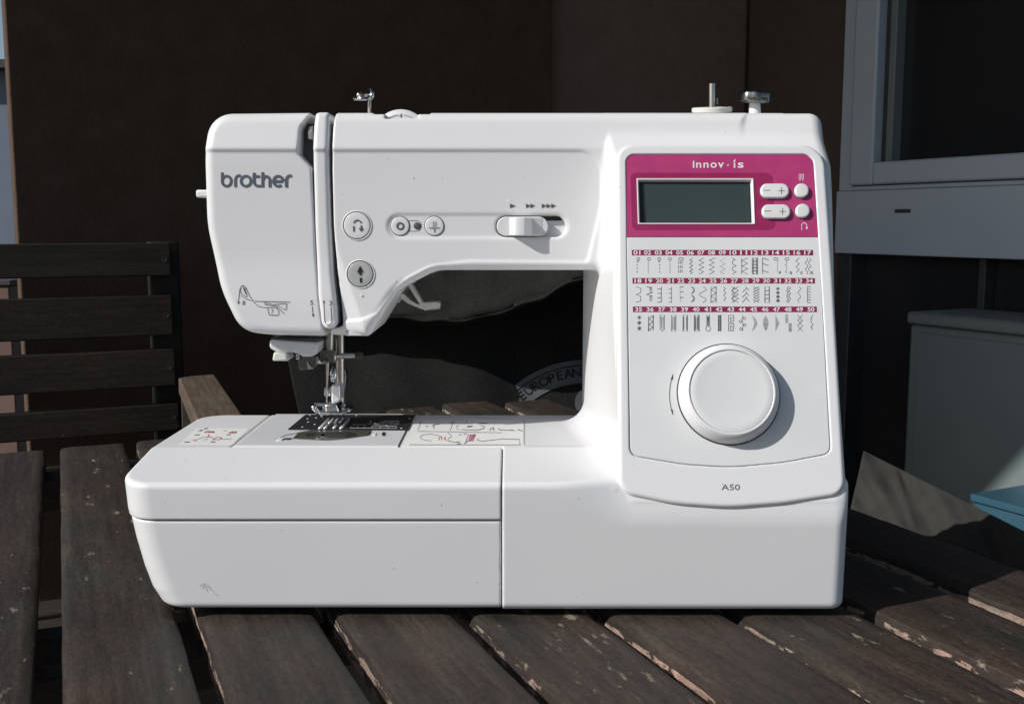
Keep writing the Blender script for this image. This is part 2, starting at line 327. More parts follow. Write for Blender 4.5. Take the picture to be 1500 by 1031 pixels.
def tril(G, p):
    i = np.clip(np.floor(p).astype(np.int32), 0, np.array(G.shape) - 2); f = (p - i).astype(np.float32); x, y, z = i.T; fx, fy, fz = f.T
    c00 = G[x, y, z] * (1 - fx) + G[x + 1, y, z] * fx; c10 = G[x, y + 1, z] * (1 - fx) + G[x + 1, y + 1, z] * fx
    c01 = G[x, y, z + 1] * (1 - fx) + G[x + 1, y, z + 1] * fx; c11 = G[x, y + 1, z + 1] * (1 - fx) + G[x + 1, y + 1, z + 1] * fx
    return (c00 * (1 - fy) + c10 * fy) * (1 - fz) + (c01 * (1 - fy) + c11 * fy) * fz
def surfnet(f, lo, hi, h):
    lo = np.array(lo, float); n = np.ceil((np.array(hi, float) - lo) / h).astype(int) + 1
    ax = [np.asarray(lo[k] + h * np.arange(n[k]), np.float32) for k in range(3)]
    G = f(ax[0][:, None, None], ax[1][None, :, None], ax[2][None, None, :])
    G = np.ascontiguousarray(np.broadcast_to(G, tuple(n)), dtype=np.float32)
    S = G < 0; C = np.zeros(tuple(n - 1), np.uint8)
    for dx in (0, 1):
        for dy in (0, 1):
            for dz in (0, 1): C += S[dx:n[0] - 1 + dx, dy:n[1] - 1 + dy, dz:n[2] - 1 + dz]
    act = np.argwhere((C > 0) & (C < 8)); idx = np.full(C.shape, -1, np.int32); idx[tuple(act.T)] = np.arange(len(act)); del C
    acc = np.zeros((len(act), 3), np.float32); cnt = np.zeros(len(act), np.float32)
    cor = [(i, j, k) for i in (0, 1) for j in (0, 1) for k in (0, 1)]
    vals = {c: G[act[:, 0] + c[0], act[:, 1] + c[1], act[:, 2] + c[2]] for c in cor}
    for a in cor:
        for k in range(3):
            if a[k]: continue
            b = list(a); b[k] = 1; va, vb = vals[a], vals[tuple(b)]; msk = (va < 0) != (vb < 0)
            den = np.where(msk, va - vb, 1); t = np.where(msk, va / den, 0)
            p = np.tile(np.array(a, np.float32), (len(act), 1)); p[:, k] = t; acc += p * msk[:, None]; cnt += msk
    V = act + acc / cnt[:, None]
    def grad(V):
        g = np.empty_like(V, dtype=np.float32)
        for k in range(3):
            e = np.zeros(3); e[k] = .8; g[:, k] = tril(G, V + e) - tril(G, V - e)
        return g / np.maximum(np.linalg.norm(g, axis=1, keepdims=True), 1e-9)
    for _ in range(2):
        g = grad(V); V = V - np.clip(tril(G, V) / h, -.5, .5)[:, None] * g * .8
    g = grad(V); Q = []
    for k in range(3):
        a, b = [(1, 2), (2, 0), (0, 1)][k]
        s0 = [slice(1, n[q] - 1) for q in range(3)]; s0[k] = slice(0, n[k] - 1); s1 = list(s0); s1[k] = slice(1, n[k])
        A, B = S[tuple(s0)], S[tuple(s1)]; e = np.argwhere(A != B); off = np.array([1, 1, 1]); off[k] = 0; e = e + off
        ea = np.zeros(3, int); ea[a] = 1; eb = np.zeros(3, int); eb[b] = 1
        q = np.stack([idx[tuple((e - ea - eb).T)], idx[tuple((e - eb).T)], idx[tuple(e.T)], idx[tuple((e - ea).T)]], 1)
        ss = S[tuple(e.T)]; q[~ss] = q[~ss][:, ::-1]; Q.append(q)
    Q = np.vstack(Q); Q = Q[(Q >= 0).all(1)]
    return lo + V * h, Q, g
def sdf_obj(name, f, lo, hi, h, m, parent, xf=None):
    V, Q, g = surfnet(f, lo, hi, h)
    if xf: V, g = xf(V), xf(g, True)
    return mesh(name, V, Q, m, parent, True, g)
exec_time = __import__('time').perf_counter

# ================================================================== THE PLACE
BR = R(27.5)                                   # the building stands turned against the machine
BW = np.array((math.cos(BR), math.sin(BR), 0)); BD = np.array((-math.sin(BR), math.cos(BR), 0)); UZ = np.array((0, 0, 1.))
CORNER = np.array((541., 1795., 0)); ZF = -740.
def bpt(q, d, z): return CORNER + BW * q + BD * d + UZ * z     # q: along back wall, d: into the wall
def bbox(name, q0, q1, d0, d1, z0, z1, m, parent=None, bev=0):
    P0 = np.array([bpt(q0, d0, z0), bpt(q1, d0, z0), bpt(q1, d1, z0), bpt(q0, d1, z0)]); P1 = P0 + UZ * (z1 - z0)
    return prism(name, None, P0, P1, m, parent, bev)
fl = mesh('floor', [(-60000, -60000, -3500), (60000, -60000, -3500), (60000, 60000, -3500), (-60000, 60000, -3500)], [[0, 1, 2, 3]], M['roofdark']); fl.name = 'ground'; fl['kind'] = 'structure'
o = bbox('balcony_floor', -2200, 900, -4200, 0, ZF - 200, ZF, M['floor']); o['kind'] = 'structure'
# back wall: two renders, the left one standing proud of the right one
QS, QE = -519., -1500.
def wallmesh(q0, q1, d0, d1, z0, z1, m, label, bev=14):
    o = bbox('wall', q0, q1, d0, d1, z0, z1, m, None, bev); o['label'] = label; o['category'] = 'wall'; return o
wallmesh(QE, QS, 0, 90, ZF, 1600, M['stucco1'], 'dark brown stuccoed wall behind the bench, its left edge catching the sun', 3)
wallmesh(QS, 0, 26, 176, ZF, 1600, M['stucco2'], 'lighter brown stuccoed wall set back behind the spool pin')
def wpx(u, v, q=0.):
    P = bpt(q, 0, 0); x, y, z = atP(u, v, P, BW); r = np.stack([x, y], -1) - P[:2]
    return float(r @ BD[:2]), float(z)
kL = wpx(1241, 150)[0]                         # window frame starts here (d is negative towards the viewer)
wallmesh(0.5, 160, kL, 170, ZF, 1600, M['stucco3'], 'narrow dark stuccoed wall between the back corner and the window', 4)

# unseen balcony roof, its outer edge shaped to place the sun patch on the box
zr = 1600.; QB = -170.
(da, za_), (db, zb_) = wpx(1424, 722, QB - 2), wpx(1500, 640, QB - 2)
qa, qb = (QB - 2 + (z_ - zr) / math.tan(EL) for z_ in (za_, zb_)); sl2 = (qb - qa) / (db - da); dk = da + 40
qe = lambda d: qa + sl2 * (d - da)
P0 = np.array([bpt(qe(dk), 400, zr), bpt(1200, 400, zr), bpt(1200, -2300, zr), bpt(qe(-1500), -2300, zr), bpt(qe(-1500), -1500, zr), bpt(qe(dk), dk, zr)])
print('roof', sl2, qe(dk), qe(-1500), 'wall edge lit below', zr - .6745 * (QE - qe(dk)))
o = prism('shade_roof_slab', None, P0, P0 + UZ * 180, M['ceiling']); o['kind'] = 'structure'

# window above, open door below: one fixed unit on the right-hand wall
win = thing('window_unit', 'grey framed window over a wide rail with a drain slot, on the right hand wall', 'window', bpt(0, kL - 300, 0))
KN = kL - 900
def wframe(name, u0, u1, v0, v1, q0, q1, m, bev=2, right=True):
    d0, _ = wpx(u0, 250); d1 = KN if right else wpx(u1, 250)[0]
    z1 = wpx(u0, v0)[1]; z0 = wpx(u0, v1)[1]
    return bbox(name, q0, q1, d1, d0, z0, z1, m, win, bev)
dF = kL; dS = wpx(1261, 150)[0]; dG = wpx(1296, 150)[0]; dGl = wpx(1322, 150)[0]
zGb = wpx(1297, 238)[1]; zSb = wpx(1262, 272)[1]; zFb = wpx(1248, 280)[1]; zRb = wpx(1243, 371)[1]; ZT = 1150
bbox('outer_frame', -14, 60, dS, dF, zFb, ZT, M['pvc'], win, 2)
bbox('outer_frame', -14, 60, KN, dS - .5, zFb, zSb - 1.5, M['pvc'], win, 2)
bbox('sash_stile', -26, 50, dG, dS - 2, zSb, ZT, M['pvc'], win, 4)
ob = bbox('sash_rail', -26, 50, KN, dG - .4, zSb, zGb, M['pvc'], win, 4)
bbox('gasket', -4, 40, dG - 14, dG - .4, zGb + .4, ZT, M['pvcgap'], win, 1)
bbox('glazing_bead', -9, 40, dG - 30, dG - 14.5, zGb + .4, ZT, M['boxgrey'], win, 2)
bbox('pane', 14, 20, KN, dG - 30.4, zGb + .4, ZT, M['pane'], win)
rail = bbox('rail', -20, 55, KN, dF, zRb, zFb - .5, M['pvc'], win, 2)
a0 = wpx(1311, 309.5, -20)[0]; a1 = wpx(1334, 309.5, -20)[0]; za, zb = wpx(1322, 306.5, -20)[1], wpx(1322, 312, -20)[1]
bbox('drain_slot', -20.6, -10, a1, a0, zb, za, M['pvcgap'], rail, 0)
bbox('jamb', -10, 60, wpx(1246, 450)[0] - 6, dF, ZF, zRb - .5, M['pvcgap'], win, 2)
bbox('lower_pane', 30, 36, KN, dF - 24, ZF + 60, zRb - .5, M['pane'], win)
kv = wpx(1430, 420)[0]; bbox('mullion', 4, 29, kv - 14, kv, ZF + 60, zRb - .5, M['pvcgap'], win, 1)
bbox('threshold', -10, 60, KN, dF, ZF, ZF + 60, M['pvcgap'], win, 2)
bbox('room_lining', 60.5, 70, KN, dF, ZF, ZT, M['roofdark'], win)

# storage box against the door
QB = -170.
cab = thing('storage_box', 'grey lidded storage box standing against the dark door under the window rail', 'storage box', bpt(QB, -500, ZF))
c0, ztop = wpx(1329, 456, QB); zl = wpx(1329, 473, QB)[1]
P = lambda q0, q1, d0, d1, z0, z1, n, m, p, b=3: bbox(n, q0, q1, d0, d1, z0, z1, m, p, b)
P(QB + 4, -12, c0 - 800, c0 - 3, ZF, zl - 2, 'body', M['boxgrey'], cab, 6)
P(QB - 2, -12, c0 - 806, c0, zl - 1, ztop, 'lid', M['boxgrey'], cab, 5)
P(QB + 1, QB + 3.8, c0 - 790, c0 - 24, ZF + 40, zl - 14, 'front_panel', M['boxgrey'], cab, 1.2)
c1 = wpx(1430, 730, QB - 120)[0]; zb1 = wpx(1430, 726, QB - 120)[1]
tub = thing('plastic_tub', 'low blue plastic tub in front of the sunlit corner of the storage box', 'tub', bpt(QB - 60, c1 - 200, ZF))
P(QB - 120, QB - 8, c1 - 420, c1 + 4, ZF, zb1, 'tub_base', M['bluecard'], tub, 5)
P(QB - 124, QB - 4, c1 - 424, c1 + 8, zb1 - 9, zb1 + 2, 'tub_rim', M['bluecard'], tub, 2)
c2 = wpx(1440, 700, QB - 60)[0]
# neighbouring house and post beyond the left end of the wall
nb = thing('neighbour_house', 'slate blue rendered house with a dark eave far beyond the left wall edge', 'house', (-5600, 9000, -3500))
x0, z0 = atY(-60, 92, 9000); x1, _ = atY(26, 92, 9000); _, ze = atY(0, 104, 9000)
box('wall', x0 - 1500, x1 + 300, 9000, 13000, -3500, ze, M['sky_house'], nb)
box('eave', x0 - 1800, x1 + 500, 8800, 13200, ze + 1, z0, M['roofdark'], nb)
ps = thing('balcony_post', 'pinkish rendered post seen through the bench slats at the far left', 'post', (-1250, 2300, ZF))
xa, za = atY(-40, 419, 2300); xb, _ = atY(13, 419, 2300)
box('post', xa, xb, 2300, 2380, ZF, za, M['partition'], ps, 4)
box('post_cap', xa - 6, xb + 8, 2294, 2386, za + .5, za + 16, M['roofdark'], ps, 3)

# ------------------------------------------------------------------ table
SB = R(23.2); SA = np.array((math.cos(SB), math.sin(SB), 0)); SD = np.array((-math.sin(SB), math.cos(SB), 0))
ZT0 = -4.0                                     # slat tops; the machine stands on its feet above them
def tp(p, t, z): return SA * p + SD * t + UZ * (z + ZT0)
table = thing('slatted_table', 'weathered dark brown slatted garden table under the sewing machine', 'table', tp(0, 0, ZF))
def rot_to(o, P, X, Y):
    """re-express a parented mesh in a local frame with X along the grain"""
    X = Vector(X); Y = Vector(Y); Z = X.cross(Y); m3 = Matrix((X, Y, Z)).transposed().to_4x4()
    base = Vector(root_origin(o.parent)) / 1000; L = Matrix.Translation(Vector(P) / 1000 - base) @ m3
    o.data.transform(L.inverted()); o.matrix_local = L
def plank(name, p0, p1, t0, t1, z0, z1, m, parent, rg, raw=.8, step=8, origin=None):
    n = int((t1 - t0) / step); ts = np.linspace(t0, t1, n + 1)
    def wob(a, s): 
        k = rg.randn(n + 1) * a; ker = np.hanning(s + 2)[1:-1]; ker /= ker.sum(); return np.convolve(np.pad(k, s, 'edge'), ker, 'same')[s:-s] * math.sqrt(s)
    wl, wr, wz = wob(.16, 7), wob(.16, 7), wob(.2, 9); br = 3.2 + np.abs(wob(.7, 4)) ; bz = 3.4 + np.abs(wob(.9, 4)); br2 = 1.8 + np.abs(wob(.7, 5))
    chip = np.maximum(0, wob(1.2, 3) - 1.5) * 1.5
    V = []; Fc = []; mi = []
    for i, t in enumerate(ts):
        a = p0 + wl[i]; b = p1 + wr[i]; zt = z1 + wz[i] * .5
        prof = [(a + .8, z0), (a, z0 + 2), (a, zt - bz[i] - 1 - chip[i]), (a + br[i] * .28, zt - bz[i] * .32 - chip[i] * .5), (a + br[i] + chip[i], zt - .1), (a + 9 + chip[i], zt + .35), ((a + b) / 2, zt + .1),
                (b - 8, zt + .3), (b - br2[i], zt - .1), (b - .4, zt - 1.4), (b, z0 + 2), (b - .8, z0)]
        V += [tp(p, t, z) for p, z in prof]
    k = 12
    for i in range(n):
        for j in range(k):
            q = (j + 1) % k; Fc.append([i * k + j, i * k + q, (i + 1) * k + q, (i + 1) * k + j]); mi.append(1 if j == 1 and raw > 0 else 0)
    Fc.append(list(range(k))); Fc.append([n * k + j for j in range(k)][::-1]); mi += [1 if raw > 0 else 0] * 2
    Fc = [f[::-1] for f in Fc]
    o = mesh(name, V, Fc, [m, M['rawwood']], parent, True, matidx=mi)
    o.data.set_sharp_from_angle(angle=R(38)); rot_to(o, tp(p0, t0, 0), SD, -SA); return o
rg = np.random.RandomState(3)
slatp = [-467, -391, -316, -240, -166, -91, -17, 56, 129, 206, 285]
tend = [600, 606, 610, 612, 619, 645, 668, 690, 694, 706, 688]
for i, p in enumerate(slatp):
    plank('slat', p, p + (63 if i > 3 else 62), -640, tend[i], -19, 0, M['wood'], table, rg, 1 if i > 3 else 0)
for t in (tp(0, 0, 0) * 0 + 0,): pass
for (u, v) in ((275, 903), (290, 955)):
    x, y = atZ(u, v, -22); t = float(-x * math.sin(SB) + y * math.cos(SB))
    o = prism('crossbar', None, np.array([tp(-460, t, -42), tp(345, t, -42), tp(345, t + 22, -42), tp(-460, t + 22, -42)]), np.array([tp(-460, t, -20), tp(345, t, -20), tp(345, t + 22, -20), tp(-460, t + 22, -20)]), M['wood'], table, 1.5)
for t in (560,):
    o = prism('crossbar', None, np.array([tp(-460, t, -52), tp(345, t, -52), tp(345, t + 40, -52), tp(-460, t + 40, -52)]), np.array([tp(-460, t, -20), tp(345, t, -20), tp(345, t + 40, -20), tp(-460, t + 40, -20)]), M['wood'], table, 1.5)
for p, t in ((-420, 500), (290, 500), (-420, -560), (290, -560)):
    P0 = np.array([tp(p, t, ZF), tp(p + 45, t, ZF), tp(p + 45, t + 45, ZF), tp(p, t + 45, ZF)]); prism('leg', None, P0, P0 + UZ * (-20 - ZF - 33), M['wood'], table, 3)
for (u, v) in ((113, 886), (1190, 985)):       # screw heads
    x, y = atZ(u, v, ZT0); lathe('screw', (x, y, ZT0 - 1.2), (0, 0, 1), [(3.4, 0), (3.2, 1.3), (1.3, 1.2), (1.0, .5), (0.3, .5)], M['rubber'], table, 20)

# ------------------------------------------------------------------ bench
bench = thing('garden_bench', 'dark slatted wooden bench behind the table with one sunlit armrest', 'bench', (-700, 900, ZF))
BP = np.array((-482., 914., 0)); BN = -SD
def bp_(u, v, off=0):
    x, y, z = atP(u, v, BP + SD * off, BN); return np.array((float(x), float(y), float(z)))
for (ur, vt, vb) in ((249, 356, 404), (252, 432.5, 491), (256, 511, 565), (262, 591, 630), (268, 668, 705)):
    A = bp_(ur, vt); B = bp_(ur, vb); B[:2] = A[:2]
    ring = np.array([A, B, B - SA * 1200, A - SA * 1200]); o = prism('backrest_slat', None, ring, ring + SD * 18, M['benchwood'], bench, 2); rot_to(o, ring[2], SA, SD)
    bq = bp_(ur - 8, (vt + vb) / 2); lathe('bolt', bq + SD * .6, -SD, [(3.6, 0), (3.4, 1.2), (1.2, 1.0), (.3, .6)], M['rubber'], o if False else bench, 16)
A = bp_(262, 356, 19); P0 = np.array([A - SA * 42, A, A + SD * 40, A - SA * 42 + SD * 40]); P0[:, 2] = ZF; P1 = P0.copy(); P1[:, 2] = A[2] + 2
prism('backrest_post', None, P0, P1, M['postshade'], bench, 3)
ar = []
for (u, v) in ((261, 553), (313, 546)): ar.append(atZ(u, v, 4))
for (u, v) in ((298, 640), (374, 632)): ar.append(atZ(u, v, 4))
a, b, c, d = [np.array((float(q[0]), float(q[1]), 4.)) for q in ar]
c2 = a + (c - a) * 1.25; d2 = b + (d - b) * 1.25
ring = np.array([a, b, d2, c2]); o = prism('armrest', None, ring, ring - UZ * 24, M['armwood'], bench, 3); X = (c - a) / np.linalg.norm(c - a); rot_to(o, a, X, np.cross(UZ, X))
for (P, nme) in ((c2 + (d2 - c2) * .5 - X * 60, 'front_leg'), (a + (b - a) * .5 + X * 40, 'rear_leg')):
    P0 = np.array([P + (-20, -20, 0), P + (20, -20, 0), P + (20, 20, 0), P + (-20, 20, 0)]); P1 = P0.copy(); P0[:, 2] = ZF; P1[:, 2] = -20.5; prism('leg', None, P0, P1, M['benchwood'], bench, 2)
for k in range(4):
    A = BP - SD * (60 + 75 * k); P0 = np.array([A - SA * 1180, A - SA * 30, A - SA * 30 - SD * 60, A - SA * 1180 - SD * 60]); P0[:, 2] = -300
    prism('seat_slat', None, P0, P0 + UZ * 18, M['benchwood'], bench, 2)

# ------------------------------------------------------------------ black fabric cover behind the machine
def wavy(x, *c): return sum(a * np.sin(x * f + p) for a, f, p in c)
bag = thing('fabric_cover', 'black speckled fabric bag slumped behind the machine with a round white printed logo', 'bag', (60, 900, ZF))
NX = 150; U_ = np.linspace(0, 1, NX); rows = []
X0, X1 = -322., 160.
lipu = [-400, -322, -255, -190, -160, -135, -110, -80, -40, 0, 40, 75, 120, 200, 400, 600]
lipz = [90, 92, 96, 103, 101, 99, 98, 97, 103, 116, 132, 152, 170, 185, 180, 170]
ovh = [18, 20, 24, 36, 44, 52, 60, 66, 78, 95, 110, 125, 140, 150, 150, 150]
def bagface(X, z):                              # main front face
    return 862 + .10 * (120 - z) * -1 * 0 + .35 * np.maximum(0, z) * .2 - .12 * np.maximum(0, -z) + wavy(X, (5, .021, .4), (3, .05, 1.)) + wavy(X * .6 + z, (4, .03, 2), (2, .075, .3)) + 6 * np.sin(z * .03)
Xs = X0 + (X1 - X0) * U_
lz = np.interp(Xs, lipu, lipz) + wavy(Xs, (1.5, .12, 0)); ov = np.interp(Xs, lipu, ovh)
def row(x, y, z): rows.append(np.stack([x, y, z], -1))
for k in range(9):                              # back and top
    row(Xs, 960 - 0 * Xs, -700 + k * 100. + 0 * Xs)
for k in range(12):
    f = k / 12; row(Xs, 960 - f * 50 + wavy(Xs, (6, .03, f * 4)), lz + (115 - 20 * f) * (1 - .75 * np.clip((Xs - 70) / 90, 0, 1)) + 10 * np.sin(f * 6) + wavy(Xs, (5, .02, f)))
for k in range(26):                             # flap, falling forward to its lip
    f = k / 25; yb = 910 + (862 - ov - 910) * (1 - (1 - f) ** 1.6)
    z = lz + 95 * (1 - f) ** .9 * (1 - .75 * np.clip((Xs - 70) / 90, 0, 1)) + 7 * np.sin(f * 9 + Xs * .018) * (1 - f) * f * 3
    row(Xs + 4 * f * np.sin(Xs * .03), yb + wavy(Xs + z * .8, (3, .05, 1.5), (1.6, .11, .3)) * (1 - f * .6) + 1.3 * np.sin(Xs * .07 - z * .16), z - 7 * np.exp(-((f - .74) / .08) ** 2) * np.clip((Xs + 130) / 60, 0, 1))
for k in range(6):                              # rolled lip
    a = k / 5 * math.pi; row(Xs, 862 - ov - 1.5 * math.sin(a) , lz - 1.5 + 1.5 * math.cos(a))
for k in range(1, 12):                          # underside
    f = k / 12; row(Xs, 862 - ov + ov * f, lz - 6 + 9 * math.sin(f * math.pi) - 10 * f)
for k in range(70):                             # face down to the ground
    z = (lz - 18) * (1 - k / 69) + (k / 69) * (-330); row(Xs - .0 * z, bagface(Xs, z), z)
for k in range(1, 8): z = -330 - 58. * k + 0 * Xs; row(Xs, bagface(Xs, z), z)
G = np.array(rows)
# left side leans: shear the left boundary as it goes down
lean = np.interp(G[..., 2], [-740, -60, 60, 200], [60, 30, 4, -10]); G[..., 0] += lean * (1 - (G[..., 0] - X0) / (X1 - X0))
nr = len(rows); V = G.reshape(-1, 3); Fc = [[i * NX + j, (i + 1) * NX + j, (i + 1) * NX + j + 1, i * NX + j + 1] for i in range(nr - 1) for j in range(NX - 1)]
Fc.append([i * NX for i in range(nr)][::-1]); Fc.append([i * NX + NX - 1 for i in range(nr)])
mesh('fabric_shell', V, Fc, M['cloth'], bag, True)
def bag_on(u, v, off):
    Y = np.full(np.shape(u), 860.)
    for _ in range(6):
        x, z = atY(u, v, Y); Y = bagface(x, z)
    x, z = atY(u, v, Y - off); return np.stack([x, Y - off, z], -1)
def bag_arc(name, cx, cy, r0, r1, a0, a1, m, off, n=60, nr_=6):
    V = []; Fc = []
    for i in range(n + 1):
        a = a0 + (a1 - a0) * i / n
        for j in range(nr_): r = r0 + (r1 - r0) * j / (nr_ - 1); V.append((cx + r * math.cos(a), cy - r * math.sin(a)))
    V = np.array(V); W_ = bag_on(V[:, 0], V[:, 1], off)
    for i in range(n):
        for j in range(nr_ - 1): q = i * nr_ + j; Fc.append([q, q + nr_, q + nr_ + 1, q + 1])
    return mesh(name, W_, Fc, m, bag, True)
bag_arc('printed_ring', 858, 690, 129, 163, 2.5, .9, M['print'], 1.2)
bag_arc('ring_outline', 858, 690, 154, 155.6, 2.5, .9, M['cloth'], 1.6, 60, 2)
for k, ch in enumerate('EUROPEAN'):
    a = R(130.2 - 5.0 * k); G, f = glyph(ch, 0.0); mn, mx = G.min(0), G.max(0); sc1 = 13. / (mx[1] - mn[1]); gx = (G[:, 0] - (mn[0] + mx[0]) / 2) * sc1 * 1.1; gy = (G[:, 1] - (mn[1] + mx[1]) / 2) * sc1
    rr_ = 145. + gy; aa = a - gx / 145.; mesh('printed_letter', bag_on(858 + rr_ * np.cos(aa), 690 - rr_ * np.sin(aa), 1.9), f, M['cloth'], bag)
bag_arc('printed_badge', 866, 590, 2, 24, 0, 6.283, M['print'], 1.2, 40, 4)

side = thing('fabric_sheet', 'grey black fabric lit by the sun, sloping down beyond the right end of the table', 'fabric', (600, 700, ZF))
tl, tr = (1265, 660), (1545, 800); bl, br_ = (1243, 757), (1545, 960)
NS = 60; V = []
for j in range(NS):
    for i in range(NS):
        f, g = i / (NS - 1), j / (NS - 1)
        u = (tl[0] * (1 - f) + tr[0] * f) * (1 - g) + (bl[0] * (1 - f) + br_[0] * f) * g; v = (tl[1] * (1 - f) + tr[1] * f) * (1 - g) + (bl[1] * (1 - f) + br_[1] * f) * g
        Y = 640 - 330 * f - 130 * g - 60 * f * g + 12 * math.sin(6 * f + 3 * g) + 9 * math.sin(14 * f - 7 * g) * (1 - f * .5) - 12 * math.exp(-((f - .16 - .22 * g) / .022) ** 2) * (1 if g < .5 else max(0, 1 - (g - .5) * 4)) + 5 * math.sin(25 * f + 9 * g) + 2.5 * math.sin(47 * f - 19 * g)
        x, z = atY(u, v, Y); V.append((float(x), Y, float(z)))
V = np.array(V); n2 = NS * NS
V2 = V + (3, 6, -5); Fc = []
for j in range(NS - 1):
    for i in range(NS - 1): q = j * NS + i; Fc += [[q, q + NS, q + NS + 1, q + 1], [n2 + q, n2 + q + 1, n2 + q + NS + 1, n2 + q + NS]]
for i in range(NS - 1):
    for (a, b) in ((i, i + 1), ((NS - 1) * NS + i + 1, (NS - 1) * NS + i), ((i + 1) * NS, i * NS), (i * NS + NS - 1, (i + 1) * NS + NS - 1)): Fc.append([a, b, n2 + b, n2 + a])
mesh('sheet', np.vstack([V, V2]), Fc, M['cloth2'], side, True)


# ================================================================== SEWING MACHINE
sm = thing('sewing_machine', 'white computerised sewing machine with magenta control panel standing on the slatted table', 'sewing machine', (0, 90, -4))
YA = 88.0                                       # front of the arm
def A(pts, Y=YA + 3):
    out = []
    for p in pts:
        x, z = atY(p[0], p[1], Y); out.append((float(x), float(z), (p[2] / 2.28 if len(p) > 2 else 0)))
    return out
ARM = roundpoly(A([(303, 165, 40), (452, 163.5), (1205, 163.5, 1)]) + [(150, 294, 0), (150, 150, 0)] +
    A([(1000, 396), (640, 396, 60), (583, 425, 60), (541, 493, 10), (475, 493), (400, 491.5, 60), (352, 487, 60), (322, 425, 150), (301, 330, 200), (298.5, 230, 300)]))
REC = roundpoly(A([(200, 219), (862, 219, 30), (884, 245, 30), (883, 300, 60), (862, 386, 8), (690, 384.5, 60), (633, 390, 60), (592, 411, 60), (553, 461, 20), (530, 470), (480, 475), (480, 560), (200, 560)]))
PILL = roundpoly(A([(566, 312, 19), (834, 312, 19), (834, 350.5, 19), (566, 350.5, 19)]), 8)
SLOT = roundpoly(A([(726, 316, 15.5), (828, 316, 15.5), (828, 347.5, 15.5), (726, 347.5, 15.5)]), 8)
fa = np.array(A([(487, 340), (534, 476)]))[:, :2]; fd = (fa[1] - fa[0]) / np.linalg.norm(fa[1] - fa[0]); fn = np.array((fd[1], -fd[0]))
if fn[0] > 0: fn = -fn
def harm(x, z, head=False):
    h = YA + 1.15 * sstep(0, 2.0, -sdpoly(REC, x, z)) + .9 * sstep(0, 1.8, -sdpoly(PILL, x, z)) + .30 * np.maximum(0, z - 271.5)
    if head: return h - 2.2 * sstep(205, 166, z) + .02 * np.maximum(0, 262 - z)
    dl = (x - fa[0][0]) * fn[0] + (z - fa[0][1]) * fn[1]
    return h + .34 * np.maximum(0, dl) * sstep(-8, 4, dl) * (z < fa[0][1] + 6)
def armbody(x, y, z, head=False):
    p = sdpoly(ARM, x, z); return rmax(p, rmax(harm(x, z, head) - y, y - 175, 7), 6.5)
NOTCH = A([(547, 150), (630, 150), (630, 167.6), (547, 167.6)], 98)
N2 = A([(563, 150), (613, 150), (613, 174.6), (563, 174.6)], 95); nx2, nx3, nz2 = N2[0][0], N2[1][0], N2[2][1]
nx0, nx1, nz = NOTCH[0][0], NOTCH[1][0], NOTCH[2][1]
COLP = roundpoly([(16, 12, 8), (12, 48, 4), (2.5, 65.5, 2), (72.5, 263, 12), (90, 279, 14), (97, 294, 8), (174, 294, 8), (174, 12, 8)])
def column(x, y, z):
    tz = sstep(165, 245, z); xl = 51 + 11 * sstep(150, 20, y) + 4.5 * tz * sstep(120, 85, y)
    a = np.maximum(xl - x, x - 194.4 - 4.4 * sstep(140, 270, z)); return rmax(a, sdpoly(COLP, y, z), 9 - 5 * tz * (x < 120) - 1.5 * (x < 120))
BASEX = 194.5
def base(x, y, z, inset=0.):
    xl = -228 + np.interp(z, [-20, 5, 12, 25, 42, 60, 120], [24, 17, 13, 9, 5.2, 2.2, -1.5]).astype(np.float32)
    a = np.maximum(xl - x, x - BASEX); b = np.maximum(3.2 * np.maximum(0, (77 - z) / 72.) ** 1.2 - y, y - 175.)
    d = rmax(a, b, 9. + 11 * (x < 0)); top = z - np.minimum(85, 77.2 + (y - 2) * .131); d = rmax(d, top * .99, 3.2)
    return rmax(d, .4 - z, 5.) + inset
def body_f(x, y, z):
    arm = rmax(armbody(x, y, z), -(x + 118.), .8)
    arm = np.maximum(arm, -sdpoly(LEVER_CUT, x, z))
    arm = np.maximum(arm, -(sdpoly(SLOT, x, z) + 0 * y) - 100 * (y > YA + 7) )
    arm = rmax(arm, -np.maximum(np.maximum(nx0 - x, x - nx1), nz - z), .6)
    arm = np.maximum(arm, -np.maximum(np.maximum(np.maximum(nx2 - x, x - nx3), nz2 - z), y - 100.3))
    col = column(x, y, z); bs = base(x, y, z)
    bs = rmax(bs, ((z - 58) * .354 - y) * .943 - 9 * (1 - sstep(8, 70, x)), 3.)
    fr = np.maximum(63.2 - y, -176.5 - x); right = -5.6 - x
    b1 = rmax(bs, np.minimum(np.maximum(fr, 40 - z), right), .6)
    core = np.maximum(base(x, y, z, 4.), x - 60)
    ra = .6 + 4.5 * sstep(284, 262, z) * sstep(172, 150, y)
    col = rmin(col, arm, ra)
    rb = .6 + 15. * sstep(88, 66, x) * sstep(4, 40, y) * sstep(172, 150, y)
    return np.minimum(rmin(col, b1, rb), core)
LEVER = roundpoly(A([(461, 160, 8), (481, 160, 2), (482.5, 250), (484.5, 330), (488, 400), (494, 450, 10), (495, 481.5, 12), (472, 481.5, 12), (466, 430), (461.5, 330), (459.5, 230), (459, 185, 10)]))
LEVER_CUT = roundpoly(A([(440, 150), (492, 150), (488, 180), (487.5, 250), (489.5, 330), (495, 400), (500.5, 450), (502, 478, 3), (473, 485), (440, 485)]))
FACE = roundpoly(A([(200, 140), (450, 140), (452, 165), (447, 174), (438.5, 188, 3), (437.5, 226, 3), (457, 247, 5), (459.5, 300), (463, 380), (468, 440), (476, 500), (476, 600), (200, 600)]))
def face_f(x, y, z): return rmax(armbody(x, y, z, True), sdpoly(FACE, x, z), .9)
